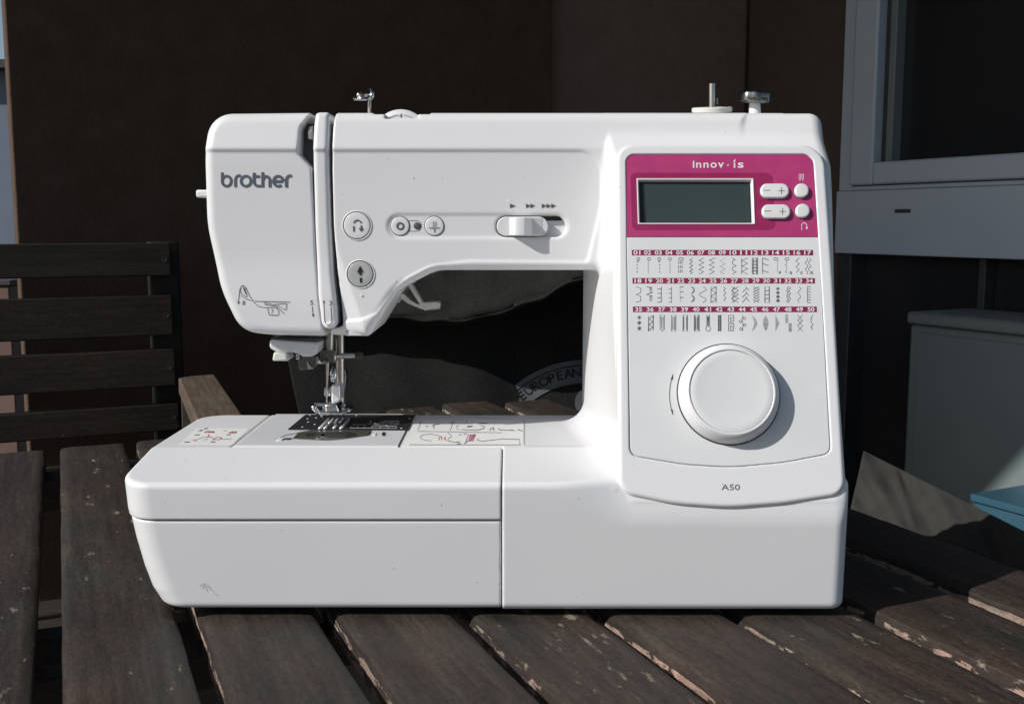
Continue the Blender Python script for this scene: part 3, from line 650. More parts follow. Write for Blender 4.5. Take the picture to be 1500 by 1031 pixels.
def lever_f(x, y, z): return rmax(rmax(sdpoly(LEVER, x, z), sdpoly(ARM, x, z), 2), rmax(harm(x, z, True) - .8 - y, y - 140, 3), 3)
def ext_f(x, y, z):
    fr = np.minimum(62.6 - y, -177.1 - x); keep = np.maximum(np.maximum(x + 6.3, -fr if False else np.minimum(y - 62.6, 1e3)) , 0)
    region = np.maximum(x + 6.3, np.minimum(y - 62.6, x + 177.1))
    return rmax(rmax(base(x, y, z), region, .5), 55.7 - z, .7)
def tray_f(x, y, z):
    region = np.maximum(x + 6.3, z - 54.9); inner = np.minimum(y - 60., x + 180.)
    return rmax(base(x, y, z, .8), region, .7)
HV = 1.0
sdf_obj('body', body_f, (-188, -3, -3), (203, 179, 298), HV, M['white'], sm)
sdf_obj('face_cover', face_f, (-205, 77, 146), (-108, 179, 298), HV, M['white'], sm)
sdf_obj('lever_cover', lever_f, (-133, 76, 150), (-106, 144, 298), .8, M['white'], sm)
sdf_obj('bed_extension', ext_f, (-234, -3, 53), (-3, 179, 88), .8, M['white'], sm)
tray = sdf_obj('accessory_tray', tray_f, (-234, -3, -3), (-3, 179, 58), .9, M['white'], sm)
box('inner_frame', -139, -106, 106, 165, 156, 288, M['slotdark'], sm, 1)
for (x, y) in ((-172, 52), (-172, 150), (160, 52), (160, 150)): tube('foot', (x, y, ZT0 + .2), (x, y, 4), 8, M['rubber'], sm, seg=28)

# ---- printing and strokes laid on a surface
def arm_on(u, v, off=.18):
    u = np.asarray(u, float); v = np.asarray(v, float); Y = np.full(u.shape, YA + 1)
    for _ in range(5):
        x, z = atY(u, v, Y); Y = np.where(x < -108, harm(x, z, True), harm(x, z)).astype(float)
    x, z = atY(u, v, Y - off); return np.stack([x, Y - off, z], -1)
PT = math.atan(.354); PO = np.array((0, -2.6, 58.)); PN = np.array((0, -math.cos(PT), math.sin(PT))); PW = np.array((0, math.sin(PT), math.cos(PT))); PU = np.array((1., 0, 0))
def pan_on(u, v, off=0.):
    x, y, z = atP(u, v, PO + PN * off, PN); return np.stack([x, y, z], -1)
def bed_on(u, v, off=.0):
    x, y = atZ(u, v, 85.35 + off); return np.stack([x, y, 0 * x + 85.35 + off], -1)
def front_on(u, v, off=.05):
    Y = np.full(np.shape(u), 1.)
    for _ in range(4): x, z = atY(u, v, Y); Y = .8 + 3.2 * np.maximum(0, (77 - z) / 72.) ** 1.2
    x, z = atY(u, v, Y - off); return np.stack([x, Y - off, z], -1)
def stroke_geo(polys, wd, on, off, V, Fc, closed=False):
    for kk, P in enumerate(polys):
        P = np.array(P, float); cl = len(P) > 2 and np.allclose(P[0], P[-1]); n = len(P)
        T = np.zeros_like(P)
        for i in range(n):
            if cl: a, b = P[i - 1 if i else n - 2], P[(i + 1) if i < n - 1 else 1]
            else: a, b = P[max(i - 1, 0)], P[min(i + 1, n - 1)]
            t = b - a; T[i] = t / (np.linalg.norm(t) + 1e-9)
        N = np.stack([-T[:, 1], T[:, 0]], 1); W = np.full(n, wd / 2.)
        if not cl and n > 1: P = P.copy()
        for i in range(1, n - 1):
            a = P[i] - P[i - 1]; b = P[i + 1] - P[i]; c = float(a @ b) / (np.linalg.norm(a) * np.linalg.norm(b) + 1e-9); W[i] = wd / 2 / max(.45, math.sqrt(max(0, (1 + c) / 2)))
        L = P + N * W[:, None]; Rr = P - N * W[:, None]; Q = np.vstack([L, Rr]); base_ = len(V)
        V += [tuple(q) for q in on(Q[:, 0], Q[:, 1], off + .012 * kk)]
        Fc += [[base_ + i, base_ + n + i, base_ + n + i + 1, base_ + i + 1] for i in range(n - 1)]
def strokes(name, polys, wd, on, m, parent, off=.2):
    V = []; Fc = []; stroke_geo(polys, wd, on, off, V, Fc); return mesh(name, V, Fc, m, parent)
def fillpoly(name, polys, on, m, parent, off=.2):
    V = []; Fc = []
    for P in polys:
        P = np.array(P, float); b = len(V); V += [tuple(q) for q in on(P[:, 0], P[:, 1], off)]; Fc.append(list(range(b, b + len(P)))[::-1])
    return mesh(name, V, Fc, m, parent)
def arc(cx, cy, rx, ry, a0, a1, n=16): return [(cx + rx * math.cos(R(a0 + (a1 - a0) * i / n)), cy - ry * math.sin(R(a0 + (a1 - a0) * i / n))) for i in range(n + 1)]
def circ(cx, cy, r, n=24): return arc(cx, cy, r, r, 0, 360, n)
def text(name, items, on, m, parent, off=.2, bold=0.0):
    """items: (string, centre x, centre y, height px, width px or None, slant)"""
    V = []; Fc = []
    for it in items:
        t, cx, cy, hh, ww = it[:5]; sl = it[5] if len(it) > 5 else 0; G, f = glyph(t, bold)
        mn, mx = G.min(0), G.max(0); s_ = hh / (mx[1] - mn[1]); sx = s_ if ww is None else ww / (mx[0] - mn[0])
        px = cx + (G[:, 0] - (mn[0] + mx[0]) / 2) * sx; py = cy - (G[:, 1] - (mn[1] + mx[1]) / 2) * s_; px = px + (cy - py) * sl
        b = len(V); V += [tuple(q) for q in on(px, py, off)]; Fc += [[b + i for i in q] for q in f]
    return mesh(name, V, Fc, m, parent)

# brand lettering, drawn as strokes
LG = [[(325.4, 252.6), (325.4, 267)], arc(332, 265.6, 6.6, 7.4, 0, 360, 26), arc(349.6, 265.4, 5.2, 7.8, 178, 95, 10) + [(352.6, 257.4)], [(344.8, 274.4), (344.8, 264)],
      arc(360.2, 265.6, 7.2, 7.4, 0, 360, 26), [(372.2, 253.2), (372.2, 267)], arc(378, 266.4, 5.8, 6.4, 180, 262, 10) + [(382, 272.8)], [(369.6, 258.8), (380.4, 258.8)],
      [(384.6, 252.4), (384.6, 274.6)], arc(389.9, 265.4, 5.2, 6.9, 180, 0, 14) + [(395.1, 274.6)], arc(407.4, 265.6, 6.8, 7.4, 0, 312, 24), [(400.6, 266), (414, 266)],
      [(419.2, 274.6), (419.2, 264)], arc(424, 265.4, 5.0, 7.8, 178, 95, 10) + [(427, 257.4)]]
strokes('brand_lettering', LG, 3.9, arm_on, M['logo'], sm)

# needle threading diagrams
strokes('threading_diagram', [
    [(353.5, 422), (351, 424), (349, 444)], [(353, 419.8), (355.5, 418.2), (358, 419), (361, 424), (366, 434), (372, 443), (378, 448.5), (386, 450.5), (407, 450.6), (416.5, 460)],
    [(352, 427), (352.5, 420), (355, 418.5), (358, 423), (362, 433), (361.5, 435.5), (354, 431), (352, 427)], [(356, 422), (360, 431)], [(361, 421), (359.5, 424)],
    [(352, 433), (360, 438), (368, 440.3)], [(373, 441.2), (425, 442.5)], [(387.5, 443.4), (387.8, 446), (400, 448), (408, 448.2), (417, 453.8), (419, 453.5), (419.6, 445), (412, 445), (400, 446), (388, 443.4)],
    [(392, 451.5), (393.5, 460.5), (395, 461.5), (407, 461.8), (408.5, 460), (408, 456), (405, 451.4)]], .8, arm_on, M['ink'], sm)
for tr_ in ([(347.6, 441.6), (351.2, 442), (348.8, 446)], [(456.6, 460.2), (460.4, 460.2), (458.8, 465)]): fillpoly('diagram_arrow', [tr_], arm_on, M['ink'], sm)
for it in (('8', 357, 443.6, 6.2, 4), ('7', 399, 456.5, 6, 3.6), ('5', 456.5, 443.4, 6.8, 4.2)): text('diagram_numeral', [it], arm_on, M['ink'], sm)
strokes('threading_diagram', [[(457.3, 449), (458.6, 462)], ], .9, arm_on, M['ink'], sm)
lev_on = lambda u, v, off: arm_on(np.minimum(u, 487.5), v, off + .8)
strokes('threading_diagram', [[(474.3, 442), (475.6, 470), (477, 474), (480, 476), (483, 475.5), (485.3, 473), (485.8, 469), (484.6, 449)]], .9, lev_on, M['ink'], sm)
fillpoly('diagram_arrow', [[(472.6, 443.4), (476, 443.2), (474.1, 439)]], lev_on, M['ink'], sm)
text('diagram_numeral', [('3', 484, 443.8, 6.8, 4.2)], lev_on, M['ink'], sm)

# ---- arm buttons
NF = (0, -1, 0)
def pbtn(name, u, v, r, m, rim=True, proud=.7, hole=None):
    c = arm_on(np.array([u]), np.array([v]), 0)[0]; s_ = (c[1] + DC) / F
    r = r * s_ * 1.0
    if rim: lathe('button_bezel', c + (0, .9, 0), NF, [(r + 1.3, 0), (r + 1.25, 1.0), (r + .9, 1.45), (r + .55, 1.35), (r + .3, .2)], M['white'], sm, 72)
    lathe('button_gap', c + (0, .5, 0), NF, [(r + .5, 0), (r + .45, .62)], M['seam'], sm, 48)
    return lathe(name, c, NF, [(r, -.5), (r, proud - .35), (r - .2, proud - .1), (r - .6, proud), (r * .5, proud - .12), (.3, proud - .15)], m, sm, 72), c, proud
b1, c, pr_ = pbtn('reverse_button', 523, 330.5, 19, M['white'])
on1 = lambda u, v, off: arm_on(u, v, off + .65)
strokes('button_symbol', [arc(523.5, 328.5, 5.6, 5.8, 165, 15, 12), [(518, 331), (518, 339.5)], [(529, 330), (529, 335)]], 1.9, on1, M['ink'], b1, .25)
fillpoly('button_arrow', [[(525.2, 334.4), (532.8, 334.4), (529, 340)]], on1, M['ink'], b1, .25)
b2, c, pr_ = pbtn('needle_position_button', 528, 401.5, 18.5, M['greybutton'])
fillpoly('button_arrow', [[(527.4, 389.3), (532.4, 399.2), (529.4, 398.6), (529.6, 403.2), (526.4, 403.2), (525.6, 398.8), (522.6, 400)], [(526.6, 406.8), (529.8, 406.6), (530.2, 413.8), (527.2, 414)]], on1, M['black'], b2, .25)
b3, c, pr_ = pbtn('lock_button', 586.2, 331.2, 13.3, M['white'], rim=False)
strokes('button_symbol', [circ(586.2, 331.3, 4.6)], 2.3, on1, M['ink'], b3, .25)
b4, c, pr_ = pbtn('cutter_button', 636.3, 331.2, 13.6, M['white'], rim=False)
strokes('button_symbol', [[(628, 334), (634, 334)], [(639, 334), (644.6, 334)], [(634.8, 324.5), (634.8, 334), (636.6, 338), (638.4, 334), (638.4, 324.5)], [(636.6, 336), (636.6, 341)]], 1.0, on1, M['ink'], b4, .25)
ld = roundpoly([(596, 323.4, 1), (614, 323.4, 7), (614, 338.8, 7), (596, 338.8, 1)], 8); ld = [(p[0] + 3, p[1]) for p in ld]
strokes('lamp_outline', [list(map(tuple, ld)) + [tuple(ld[0])]], .7, arm_on, M['seam'], sm, .12)
c = arm_on(np.array([611.]), np.array([331.]), 0)[0]; lathe('indicator_lamp', c, NF, [(2.3, -.3), (2.3, .3), (1.6, .6), (.3, .7)], M['ink'], sm, 32)
c = arm_on(np.array([530.]), np.array([433.]), 0)[0]; lathe('screw_dimple', c, NF, [(1.0, -.2), (.8, .4), (.2, .5)], M['panelwhite'], sm, 20)

# speed slider
def armbox(name, pts, y0, y1, m, parent, bev=0, n=6):
    pp = roundpoly(A(pts, YA + 2), n); a = np.array([(p[0], y0, p[1]) for p in pp]); b = a.copy(); b[:, 1] = y1
    return prism(name, None, a, b, m, parent, bev)
armbox('slider_track', [(722, 312), (833, 312), (833, 352), (722, 352)], YA + 6.5, YA + 9, M['panelwhite'], sm)
armbox('track_slot', [(790, 317.2, 1), (822, 317.2, 2), (824, 323.4, 2), (790, 323.4, 1)], YA + 6.2, YA + 8, M['black'], sm)
sl_ = armbox('speed_slider', [(727.6, 317.6, 14), (803, 317.6, 14), (803, 346, 14), (727.6, 346, 14)], YA + 1.3, YA + 6, M['panelwhite'], sm, .5, 8)
(xa, za, _), (xb, zb, _) = A([(746.5, 318)], YA + 1)[0], A([(780, 345.6)], YA + 1)[0]
q = lambda t: xa + (xb - xa) * t
pl = [(q(-.02), YA + 1.6), (q(.24), YA - 6.2), (q(.40), YA - 7.2), (q(.66), YA - 7.0), (q(.98), YA - .5), (q(1.45), YA + 1.2), (q(1.45), YA + 1.8)]
P0 = np.array([(x, y, zb + .4) for x, y in pl]); P1 = np.array([(x, y, za - .4) for x, y in pl]); prism('slider_grip', None, P0, P1, M['panelwhite'], sl_, .7)
def tri(x, y, w_=8.4, h_=7): return [(x, y - h_ / 2), (x + w_, y), (x, y + h_ / 2)]
fillpoly('speed_mark', [tri(747, 301.8), tri(770.5, 301.8, 7), tri(777, 301.8, 7), tri(793.5, 301.8, 7), tri(800.5, 301.8, 7), tri(807.5, 301.8, 7)], arm_on, M['ink'], sm)

# ---- control panel
def pl2(pts):                                   # photo px -> panel plane (u, w)
    out = []
    for p in pts:
        P = pan_on(np.array(float(p[0])), np.array(float(p[1]))) - PO; out.append((float(P[0]), float(P @ PW), (p[2] / 2.38 if len(p) > 2 else 0)))
    return out
POUT = roundpoly(pl2([(902, 210.5, 26), (1208, 210.5, 36), (1221, 400), (1239.5, 724, 24), (1150, 738, 300), (1070, 744, 300), (990, 739, 300), (906, 722, 26)]), 10)
PIN = roundpoly(pl2([(917, 226, 13), (1191, 226, 15), (1205, 450), (1217.6, 664, 13), (1150, 677, 300), (1070, 684.5, 300), (1000, 680, 300), (922.5, 667, 13)]), 8)
def panel_f(x, y, z):                           # local: x = u, y = w, z = out
    d = rmax(sdpoly(POUT, x, y), np.maximum(z, -15 - z), 2.6); pin = sdpoly(PIN, x, y)
    d = rmax(d, -np.maximum(pin - .15, -z - 1.6), .4)
    scr = sdpoly(SCR, x, y) ; return np.maximum(d, -np.maximum(scr, -z - 6.5))
SCR = np.array(pl2([(932.5, 261.5), (1103.5, 261.5), (1106, 328.6), (934.5, 328.6)]))[:, :2]
def pxf(V, nrm=False):
    q = V[:, :1] * PU + V[:, 1:2] * PW + V[:, 2:3] * PN; return q if nrm else q + PO
pm = POUT.min(0) - 3; px_ = POUT.max(0) + 3
panel = sdf_obj('control_panel', panel_f, (pm[0], pm[1], -17), (px_[0], px_[1], 2), .7, M['white'], sm, pxf)
def panprism(name, P2, n0, n1, m, parent, bev=0):
    P2 = np.array(P2)[:, :2]; a = PO + P2[:, :1] * PU + P2[:, 1:] * PW; return prism(name, None, a + PN * n0, a + PN * n1, m, parent, bev)
def ringprism(name, outer, inner, n0, n1, m, parent):
    """plate with a hole; both loops have the same number of points"""
    k = len(outer); o3 = PO + outer[:, :1] * PU + outer[:, 1:] * PW; i3 = PO + inner[:, :1] * PU + inner[:, 1:] * PW
    V = np.vstack([o3 + PN * n0, o3 + PN * n1, i3 + PN * n1, i3 + PN * n0]); Fc = []
    for i in range(k):
        j = (i + 1) % k
        for a in range(4): b = (a + 1) % 4; Fc.append([a * k + i, a * k + j, b * k + j, b * k + i])
    return mesh(name, V, Fc, m, parent)
def resamp(P, n):
    P = np.vstack([P, P[:1]]); d = np.r_[0, np.cumsum(np.linalg.norm(np.diff(P, axis=0), axis=1))]; t = np.linspace(0, d[-1], n, endpoint=False)
    return np.stack([np.interp(t, d, P[:, 0]), np.interp(t, d, P[:, 1])], 1)
# lower white plate and magenta film share the recess
lo_ = roundpoly(pl2([(918.4, 347.4, 1), (1199.5, 347.4, 1), (1205, 450), (1216, 663, 12), (1150, 676, 300), (1070, 683.2, 300), (1000, 678.7, 300), (923.8, 665.8, 12)]), 8)
panprism('stitch_chart_plate', lo_, -1.6, -.35, M['panelwhite'], panel, .25)
def around(c4, rad, outer, n=80):
    return None
def pair(outer, inner, n=96):                   # matched by angle about the inner centre
    c = inner.mean(0); th = np.linspace(-math.pi, math.pi, n, endpoint=False); cor = [math.atan2(*(p - c)[::-1]) for p in inner]; cor += [math.atan2(*(p - c)[::-1]) for p in outer[::1]]
    th = np.unique(np.round(np.r_[th, cor], 5))
    def hit(poly, a):
        d = np.array((math.cos(a), math.sin(a))); best = None
        for i in range(len(poly)):
            p, q_ = poly[i] - c, poly[(i + 1) % len(poly)] - c; e = q_ - p; den = d[0] * e[1] - d[1] * e[0]
            if abs(den) < 1e-9: continue
            t = (p[0] * e[1] - p[1] * e[0]) / den; s_ = (p[0] * d[1] - p[1] * d[0]) / den
            if t > 0 and -1e-4 <= s_ <= 1.0001 and (best is None or t < best): best = t
        return c + d * best
    return np.array([hit(outer, a) for a in th]), np.array([hit(inner, a) for a in th])
MG = roundpoly(pl2([(917.8, 227, 12), (1190.3, 227, 14), (1198.6, 346.4, .5), (918.2, 346.4, .5)]), 8)
o_, i_ = pair(MG, SCR); mg = ringprism('magenta_plate', o_, i_, -1.6, -.4, M['magenta'], panel)
DM = roundpoly(pl2([(923.5, 253, 8), (1131.5, 253, 10), (1136, 336.5, 10), (926, 336.5, 8)]), 8)
o_, i_ = pair(DM, SCR); ringprism('dark_border', o_, i_, -.4, -.3, M['magdark'], mg)
BZI = np.array(pl2([(936.5, 265), (1100, 265), (1102.4, 325.6), (938.3, 325.6)]))[:, :2]
o_, i_ = pair(SCR * 1.0, BZI); k = len(o_)
o3 = PO + o_[:, :1] * PU + o_[:, 1:] * PW; i3 = PO + i_[:, :1] * PU + i_[:, 1:] * PW; c_ = np.mean(SCR, 0); oo = SCR
def sc_(P, s_): c = P.mean(0); return c + (P - c) * s_
rings = [(o_, -1.6), (o_, .12), (o_ + (i_ - o_) * .3, .25), (i_ + (o_ - i_) * .35, -.1), (i_, -2.3)]
V = []; Fc = []
for (P2, nn) in rings: V += [tuple(q) for q in PO + P2[:, :1] * PU + P2[:, 1:] * PW + PN * nn]
for a in range(len(rings) - 1):
    for i in range(k): j = (i + 1) % k; Fc.append([a * k + i, a * k + j, (a + 1) * k + j, (a + 1) * k + i])
bz = mesh('screen_bezel', V, Fc, M['offwhite'], panel)
panprism('screen_back', SCR, -2.4, -2.3, M['lcdedge'], panel)
L2 = np.array(pl2([(945, 268.5), (1098.5, 268.5), (1100.5, 324), (947, 324)]))[:, :2]; panprism('screen', L2, -2.3, -2.15, M['lcd'], panel)
# lettering on the film
pf = lambda u, v, off: pan_on(u, v, -.4 + off)
pw_ = lambda u, v, off: pan_on(u, v, -.35 + off)
text('model_lettering', [('n', 1023.5, 242.2, 7.6, 7.6), ('n', 1034.2, 242.2, 7.6, 7.6), ('o', 1045.4, 242.2, 8.0, 9.4), ('v', 1056, 242.2, 7.8, 8.6), ('s', 1085, 242.2, 8.0, 8.6)], pf, M['whiteink'], mg, .12, .018)
for q_ in ([(1016, 236), (1016, 246.2)], [(1076, 238.8), (1076, 246.2)]): strokes('model_lettering', [q_], 2.2, pf, M['whiteink'], mg, .12)
fillpoly('lettering_accent', [[(1074, 236.6), (1077.6, 232.8), (1077, 237.4), (1075.2, 238)], [(1064.8, 242.3), (1067, 241), (1067.8, 242.3), (1066, 243.6)]], pf, M['whiteink'], mg, .12)
strokes('film_symbol', [[(1170.6, 255), (1172.8, 255), (1172.8, 261.5), (1171.8, 264.5), (1170.6, 261.5), (1170.6, 255)], [(1174.8, 255), (1177, 255), (1177, 261.5), (1175.9, 264.5), (1174.8, 261.5), (1174.8, 255)]], .7, pf, M['whiteink'], mg, .12)
strokes('film_symbol', [arc(1178, 331.2, 3.9, 4.6, 190, 0, 10), [(1174.4, 333), (1174.4, 337)], [(1181.9, 331), (1181.9, 334)]], 1.0, pf, M['whiteink'], mg, .12)
fillpoly('film_symbol', [[(1179.8, 333), (1184, 333), (1182, 336.4)]], pf, M['whiteink'], mg, .12)
# panel buttons
def panbutton(name, pts, h, m=M['offwhite']):
    rp = roundpoly(pl2(pts), 10); c = rp.mean(0); rings = [(1.07, -1.5, 'g')]
    V = []; Fc = []; k = len(rp); R_ = [(0, -1.5), (0, h - .9), (-.25, h - .35), (-.7, h - .05), (-1.3, h)]
    cen = PO + c[0] * PU + c[1] * PW
    nrm = (rp - c) / np.linalg.norm(rp - c, axis=1, keepdims=True)
    for (ins, hh) in R_:
        q_ = rp + nrm * ins; V += [tuple(p) for p in PO + q_[:, :1] * PU + q_[:, 1:] * PW + PN * hh]
    for a in range(len(R_) - 1):
        for i in range(k): j = (i + 1) % k; Fc.append([a * k + i, a * k + j, (a + 1) * k + j, (a + 1) * k + i])
    Fc.append([(len(R_) - 1) * k + i for i in range(k)]); fl_ = [f[::-1] for f in Fc]
    q_ = rp + nrm * .45; panprism('button_gap', q_, -1.5, -.28, M['seam'], panel)
    return mesh(name, V, Fc, m, panel, True)
e = [panbutton('adjust_button', [(1113, 270.2, 10), (1154.6, 270.2, 10), (1155.4, 291.2, 10), (1113.8, 291.2, 10)], 1.9), panbutton('adjust_button', [(1115, 300.6, 10), (1156.6, 300.6, 10), (1157.4, 321.4, 10), (1115.8, 321.4, 10)], 1.9)]
for bt, dx, dy in ((e[0], 0, 0), (e[1], 1.6, 30.2)):
    strokes('button_symbol', [[(1118.5 + dx, 279 + dy), (1128.5 + dx, 279 + dy)], [(1140 + dx, 279.6 + dy), (1149.5 + dx, 279.6 + dy)], [(1144.8 + dx, 274.6 + dy), (1144.8 + dx, 284.6 + dy)]], .9, pan_on, M['ink'], bt, 1.98)
for (u, v) in ((1173.6, 280.4), (1175, 310)):
    panbutton('round_button', [(u - 10.3, v - 10.2, 10.2), (u + 10.3, v - 10.2, 10.2), (u + 10.3, v + 10.2, 10.2), (u - 10.3, v + 10.2, 10.2)], 2.1)

# ---- stitch chart
rowspec = [(366.2, 374.2, 925.4, 1191, 933, 1183.2, 1, 17, 378, 401.5), (407.2, 415.4, 926.4, 1193.6, 934.6, 1185.6, 18, 34, 420, 443), (449, 457.2, 927, 1196.4, 935.5, 1188, 35, 50, 461.5, 485)]
zz = lambda n, x0=.15, x1=.85, y0=0, y1=1: [[(x0 if i % 2 else x1, y0 + (y1 - y0) * i / n) for i in range(n + 1)]]
dash = lambda x, y0=0, y1=1, n=4, f=.6: [[(x, y0 + (y1 - y0) * i / n), (x, y0 + (y1 - y0) * (i + f) / n)] for i in range(n)]
hl = lambda y, x0, x1: [[(x0, y), (x1, y)]]
pillg = lambda x, y, w_=.38, h_=.07: [[(x - w_ / 2, y), (x - w_ / 3, y - h_), (x + w_ / 3, y - h_), (x + w_ / 2, y), (x + w_ / 3, y + h_), (x - w_ / 3, y + h_), (x - w_ / 2, y)]]
rect = lambda x0, y0, x1, y1: [[(x0, y0), (x1, y0), (x1, y1), (x0, y1), (x0, y0)]]
el = lambda cx, cy, rx, ry, n=10, a0=0, a1=6.2832: [[(cx + rx * math.cos(a0 + (a1 - a0) * i / n), cy + ry * math.sin(a0 + (a1 - a0) * i / n)) for i in range(n + 1)]]
def sinw(n, x0, x1, m_=20): return [[((x0 + x1) / 2 + (x1 - x0) / 2 * math.sin(2 * math.pi * n * i / m_), i / m_) for i in range(m_ + 1)]]
def hatch(n, fx): return [[(fx(i / (n - 1))[0], i / (n - 1)), (fx(i / (n - 1))[1], i / (n - 1))] for i in range(n)]
qq = lambda: el(.95, .92, .1, .08, 8)
S_ = {1: pillg(.6, .06) + dash(.45, .16) + dash(.6, .16, .3, 1), 2: pillg(.6, .06) + dash(.5, .16, 1, 5), 3: pillg(.55, .06) + dash(.6, .16) + dash(.45, .16, .3, 1), 4: pillg(.55, .06) + dash(.55, .16, 1, 5),
 5: pillg(.6, .06, .6) + sum([dash(x, .18, 1, 3, .7) for x in (.3, .5, .7)], []), 6: [[(.7, 0), (.35, .15), (.7, .2), (.35, .38), (.7, .44), (.35, .62), (.7, .68), (.35, .86), (.7, .9), (.45, 1)]],
 7: zz(7, .2, .75), 8: zz(7, .15, .75) + [[(.8, 0), (.9, .05)]], 9: [[(.15 + .55 * abs((i % 6) - 3) / 3, i / 18), (.15 + .55 * abs((i % 6) - 3) / 3 + .08, i / 18 + .03)] for i in range(18)], 10: [[(.3, 0), (.7, .1), (.35, .22), (.35, .36), (.8, .48), (.35, .6), (.35, .74), (.8, .86), (.35, 1)]],
 11: zz(6, .2, .9) + [[(.2, 0), (.2, 1)]], 12: rect(.2, 0, .8, 1) + [[(.35, 0), (.35, 1)], [(.65, 0), (.65, 1)]] + sum([hl(i / 5, .2, .8) for i in range(1, 5)], []), 13: [[(.15, 0), (.15, 1)]] + [[(.15, y), (.85, y + .12)] for y in (0, .35, .78)],
 14: pillg(.45, .06, .5) + dash(.65, .16, .9, 5) + [[(.85, 1), (.85, .84), (1, .84), (1, .92), (.85, .92)]], 15: pillg(.5, .06, .5) + dash(.45, .16, 1, 6) + dash(.3, .4, .5, 1) + dash(.3, .8, .9, 1) + qq(), 16: zz(5, .3, .7, 0, .9) + qq(), 17: sinw(2.5, .15, .45) + sinw(2.5, .5, .8) + qq(),
 18: [[(.2, 0), (.75, .1), (.75, .38), (.2, .5), (.75, .62), (.75, .9), (.2, 1)]], 19: [[(.2, 0), (.8, .06), (.5, .1), (.85, .16), (.5, .2), (.85, .26), (.5, .3), (.85, .36), (.15, .5), (.85, .6), (.5, .66), (.85, .7), (.5, .76), (.85, .8), (.5, .86), (.85, .92)]],
 20: [[(.65, 0), (.65, 1)]] + sum([hl(y, .2, .65) for y in (.15, .42, .7, .98)], []), 21: [[(.6, 0), (.6, 1)]] + sum([hl(y, .25, .6) for y in (.15, .42, .7, .98)], []), 22: dash(.35, 0, 1, 7, .5) + sum([hl(y, .35, .75) for y in (0, .33, .68)], []),
 23: el(.3, .22, .35, .22, 8, -1.4, 1.4) + el(.3, .22, .48, .22, 8, -1.4, 1.4) + el(.3, .75, .35, .22, 8, -1.4, 1.4) + el(.3, .75, .48, .22, 8, -1.4, 1.4), 24: sinw(1.5, .1, .9, 24), 25: rect(.2, 0, .8, 1) + zz(5, .2, .8), 26: [[(.4, 0), (.65, .14), (.4, .24), (.7, .4), (.4, .55), (.7, .7), (.45, .85), (.65, .95)]],
 27: zz(4, .1, .9) + zz(4, .9, .1) + zz(4, .1, .5) , 28: [[(.5, 0), (.9, .25)], [(.5, .3), (.9, .6)], [(.5, .6), (.9, .95)], [(.6, .1), (.1, .35)], [(.6, .4), (.1, .68)], [(.6, .7), (.1, 1)]], 29: zz(6, .15, .85) + zz(6, .85, .15), 30: rect(.25, 0, .75, 1) + sum([hl(y, .25, .75) for y in (.25, .5, .75)], []),
 31: sum([hl(i / 20, .5 - .25 * (1 - abs((i % 5) - 2.5) / 2.5), .5 + .25 * (1 - abs((i % 5) - 2.5) / 2.5)) for i in range(20)], []), 32: sinw(3, .25, .75, 30) + sinw(3, .6, .35, 30), 33: sinw(2, .35, .65, 24), 34: [[(.2, 0), (.2, 1)]] + sum([hl(i / 6, .2, .6) for i in range(7)], []),
 35: sum([[[(.5 - .25 * math.cos(a), y - .13 * math.sin(a)), (.5 + .25 * math.cos(a), y + .13 * math.sin(a))] for a in (0, .785, 1.57, 2.36)] for y in (.15, .48, .82)], []), 36: [[(.25, .1), (.8, 0), (.8, .9), (.25, 1), (.25, .1)]] + zz(5, .3, .75, .08, .92), 37: [[(.25, .9), (.25, 0), (.75, 0), (.75, .9), (.5, 1), (.25, .9)], [(.4, .88), (.4, .12), (.6, .12), (.6, .88)]],
 38: rect(.25, 0, .75, 1) + rect(.4, .1, .6, .9), 39: rect(.25, 0, .75, 1) + zz(12, .25, .38, .1, .9) + zz(12, .62, .75, .1, .9), 40: rect(.22, 0, .78, 1) + rect(.4, .12, .6, .88) + dash(.31, 0, 1, 10, .6) + dash(.69, 0, 1, 10, .6), 41: [[(.35, .68), (.35, 0), (.65, 0), (.65, .68)], [(.45, .65), (.45, .1), (.55, .1), (.55, .65)]] + el(.5, .84, .28, .16, 12),
 42: rect(.35, 0, .65, 1) + [[(.4, 0), (.4, 1)], [(.6, 0), (.6, 1)]] + zz(12, .4, .6), 43: sum([[[(.2, y + .02), (.8, y + .02), (.8, y + .38), (.4, y + .38), (.4, y + .16), (.6, y + .16), (.6, y + .26)], [(.2, y + .02), (.2, y + .46), (.8, y + .46)]] for y in (0, .52)], []),
 44: [[(.5, 1), (.55, .6), (.45, .3), (.5, 0)]] + el(.7, .2, .14, .08) + el(.25, .4, .14, .08) + el(.75, .62, .14, .08) + el(.3, .86, .14, .08), 45: hatch(14, lambda t: (.2 + .5 * math.sin(math.pi * t) * .6, .25 + .6 * math.sin(math.pi * t))), 46: hatch(14, lambda t: (.5 - .32 * math.sin(math.pi * t), .51 + .32 * math.sin(math.pi * t))),
 47: hatch(14, lambda t: (.3, .31 + .45 * (1 - abs(2 * t - 1)))), 48: hatch(14, lambda t: (.1, .45) if t < .5 else (.5, .85)), 49: zz(3, .2, .8) + zz(3, .8, .2) + dash(.5, .3, .6, 1, .3), 50: [[(.7, 0), (.5, .1), (.4, .35), (.5, .5), (.7, .58)], [(.7, .58), (.45, .7), (.6, .95)], [(.4, .2), (.55, .25)], [(.4, .75), (.6, .8)]]}
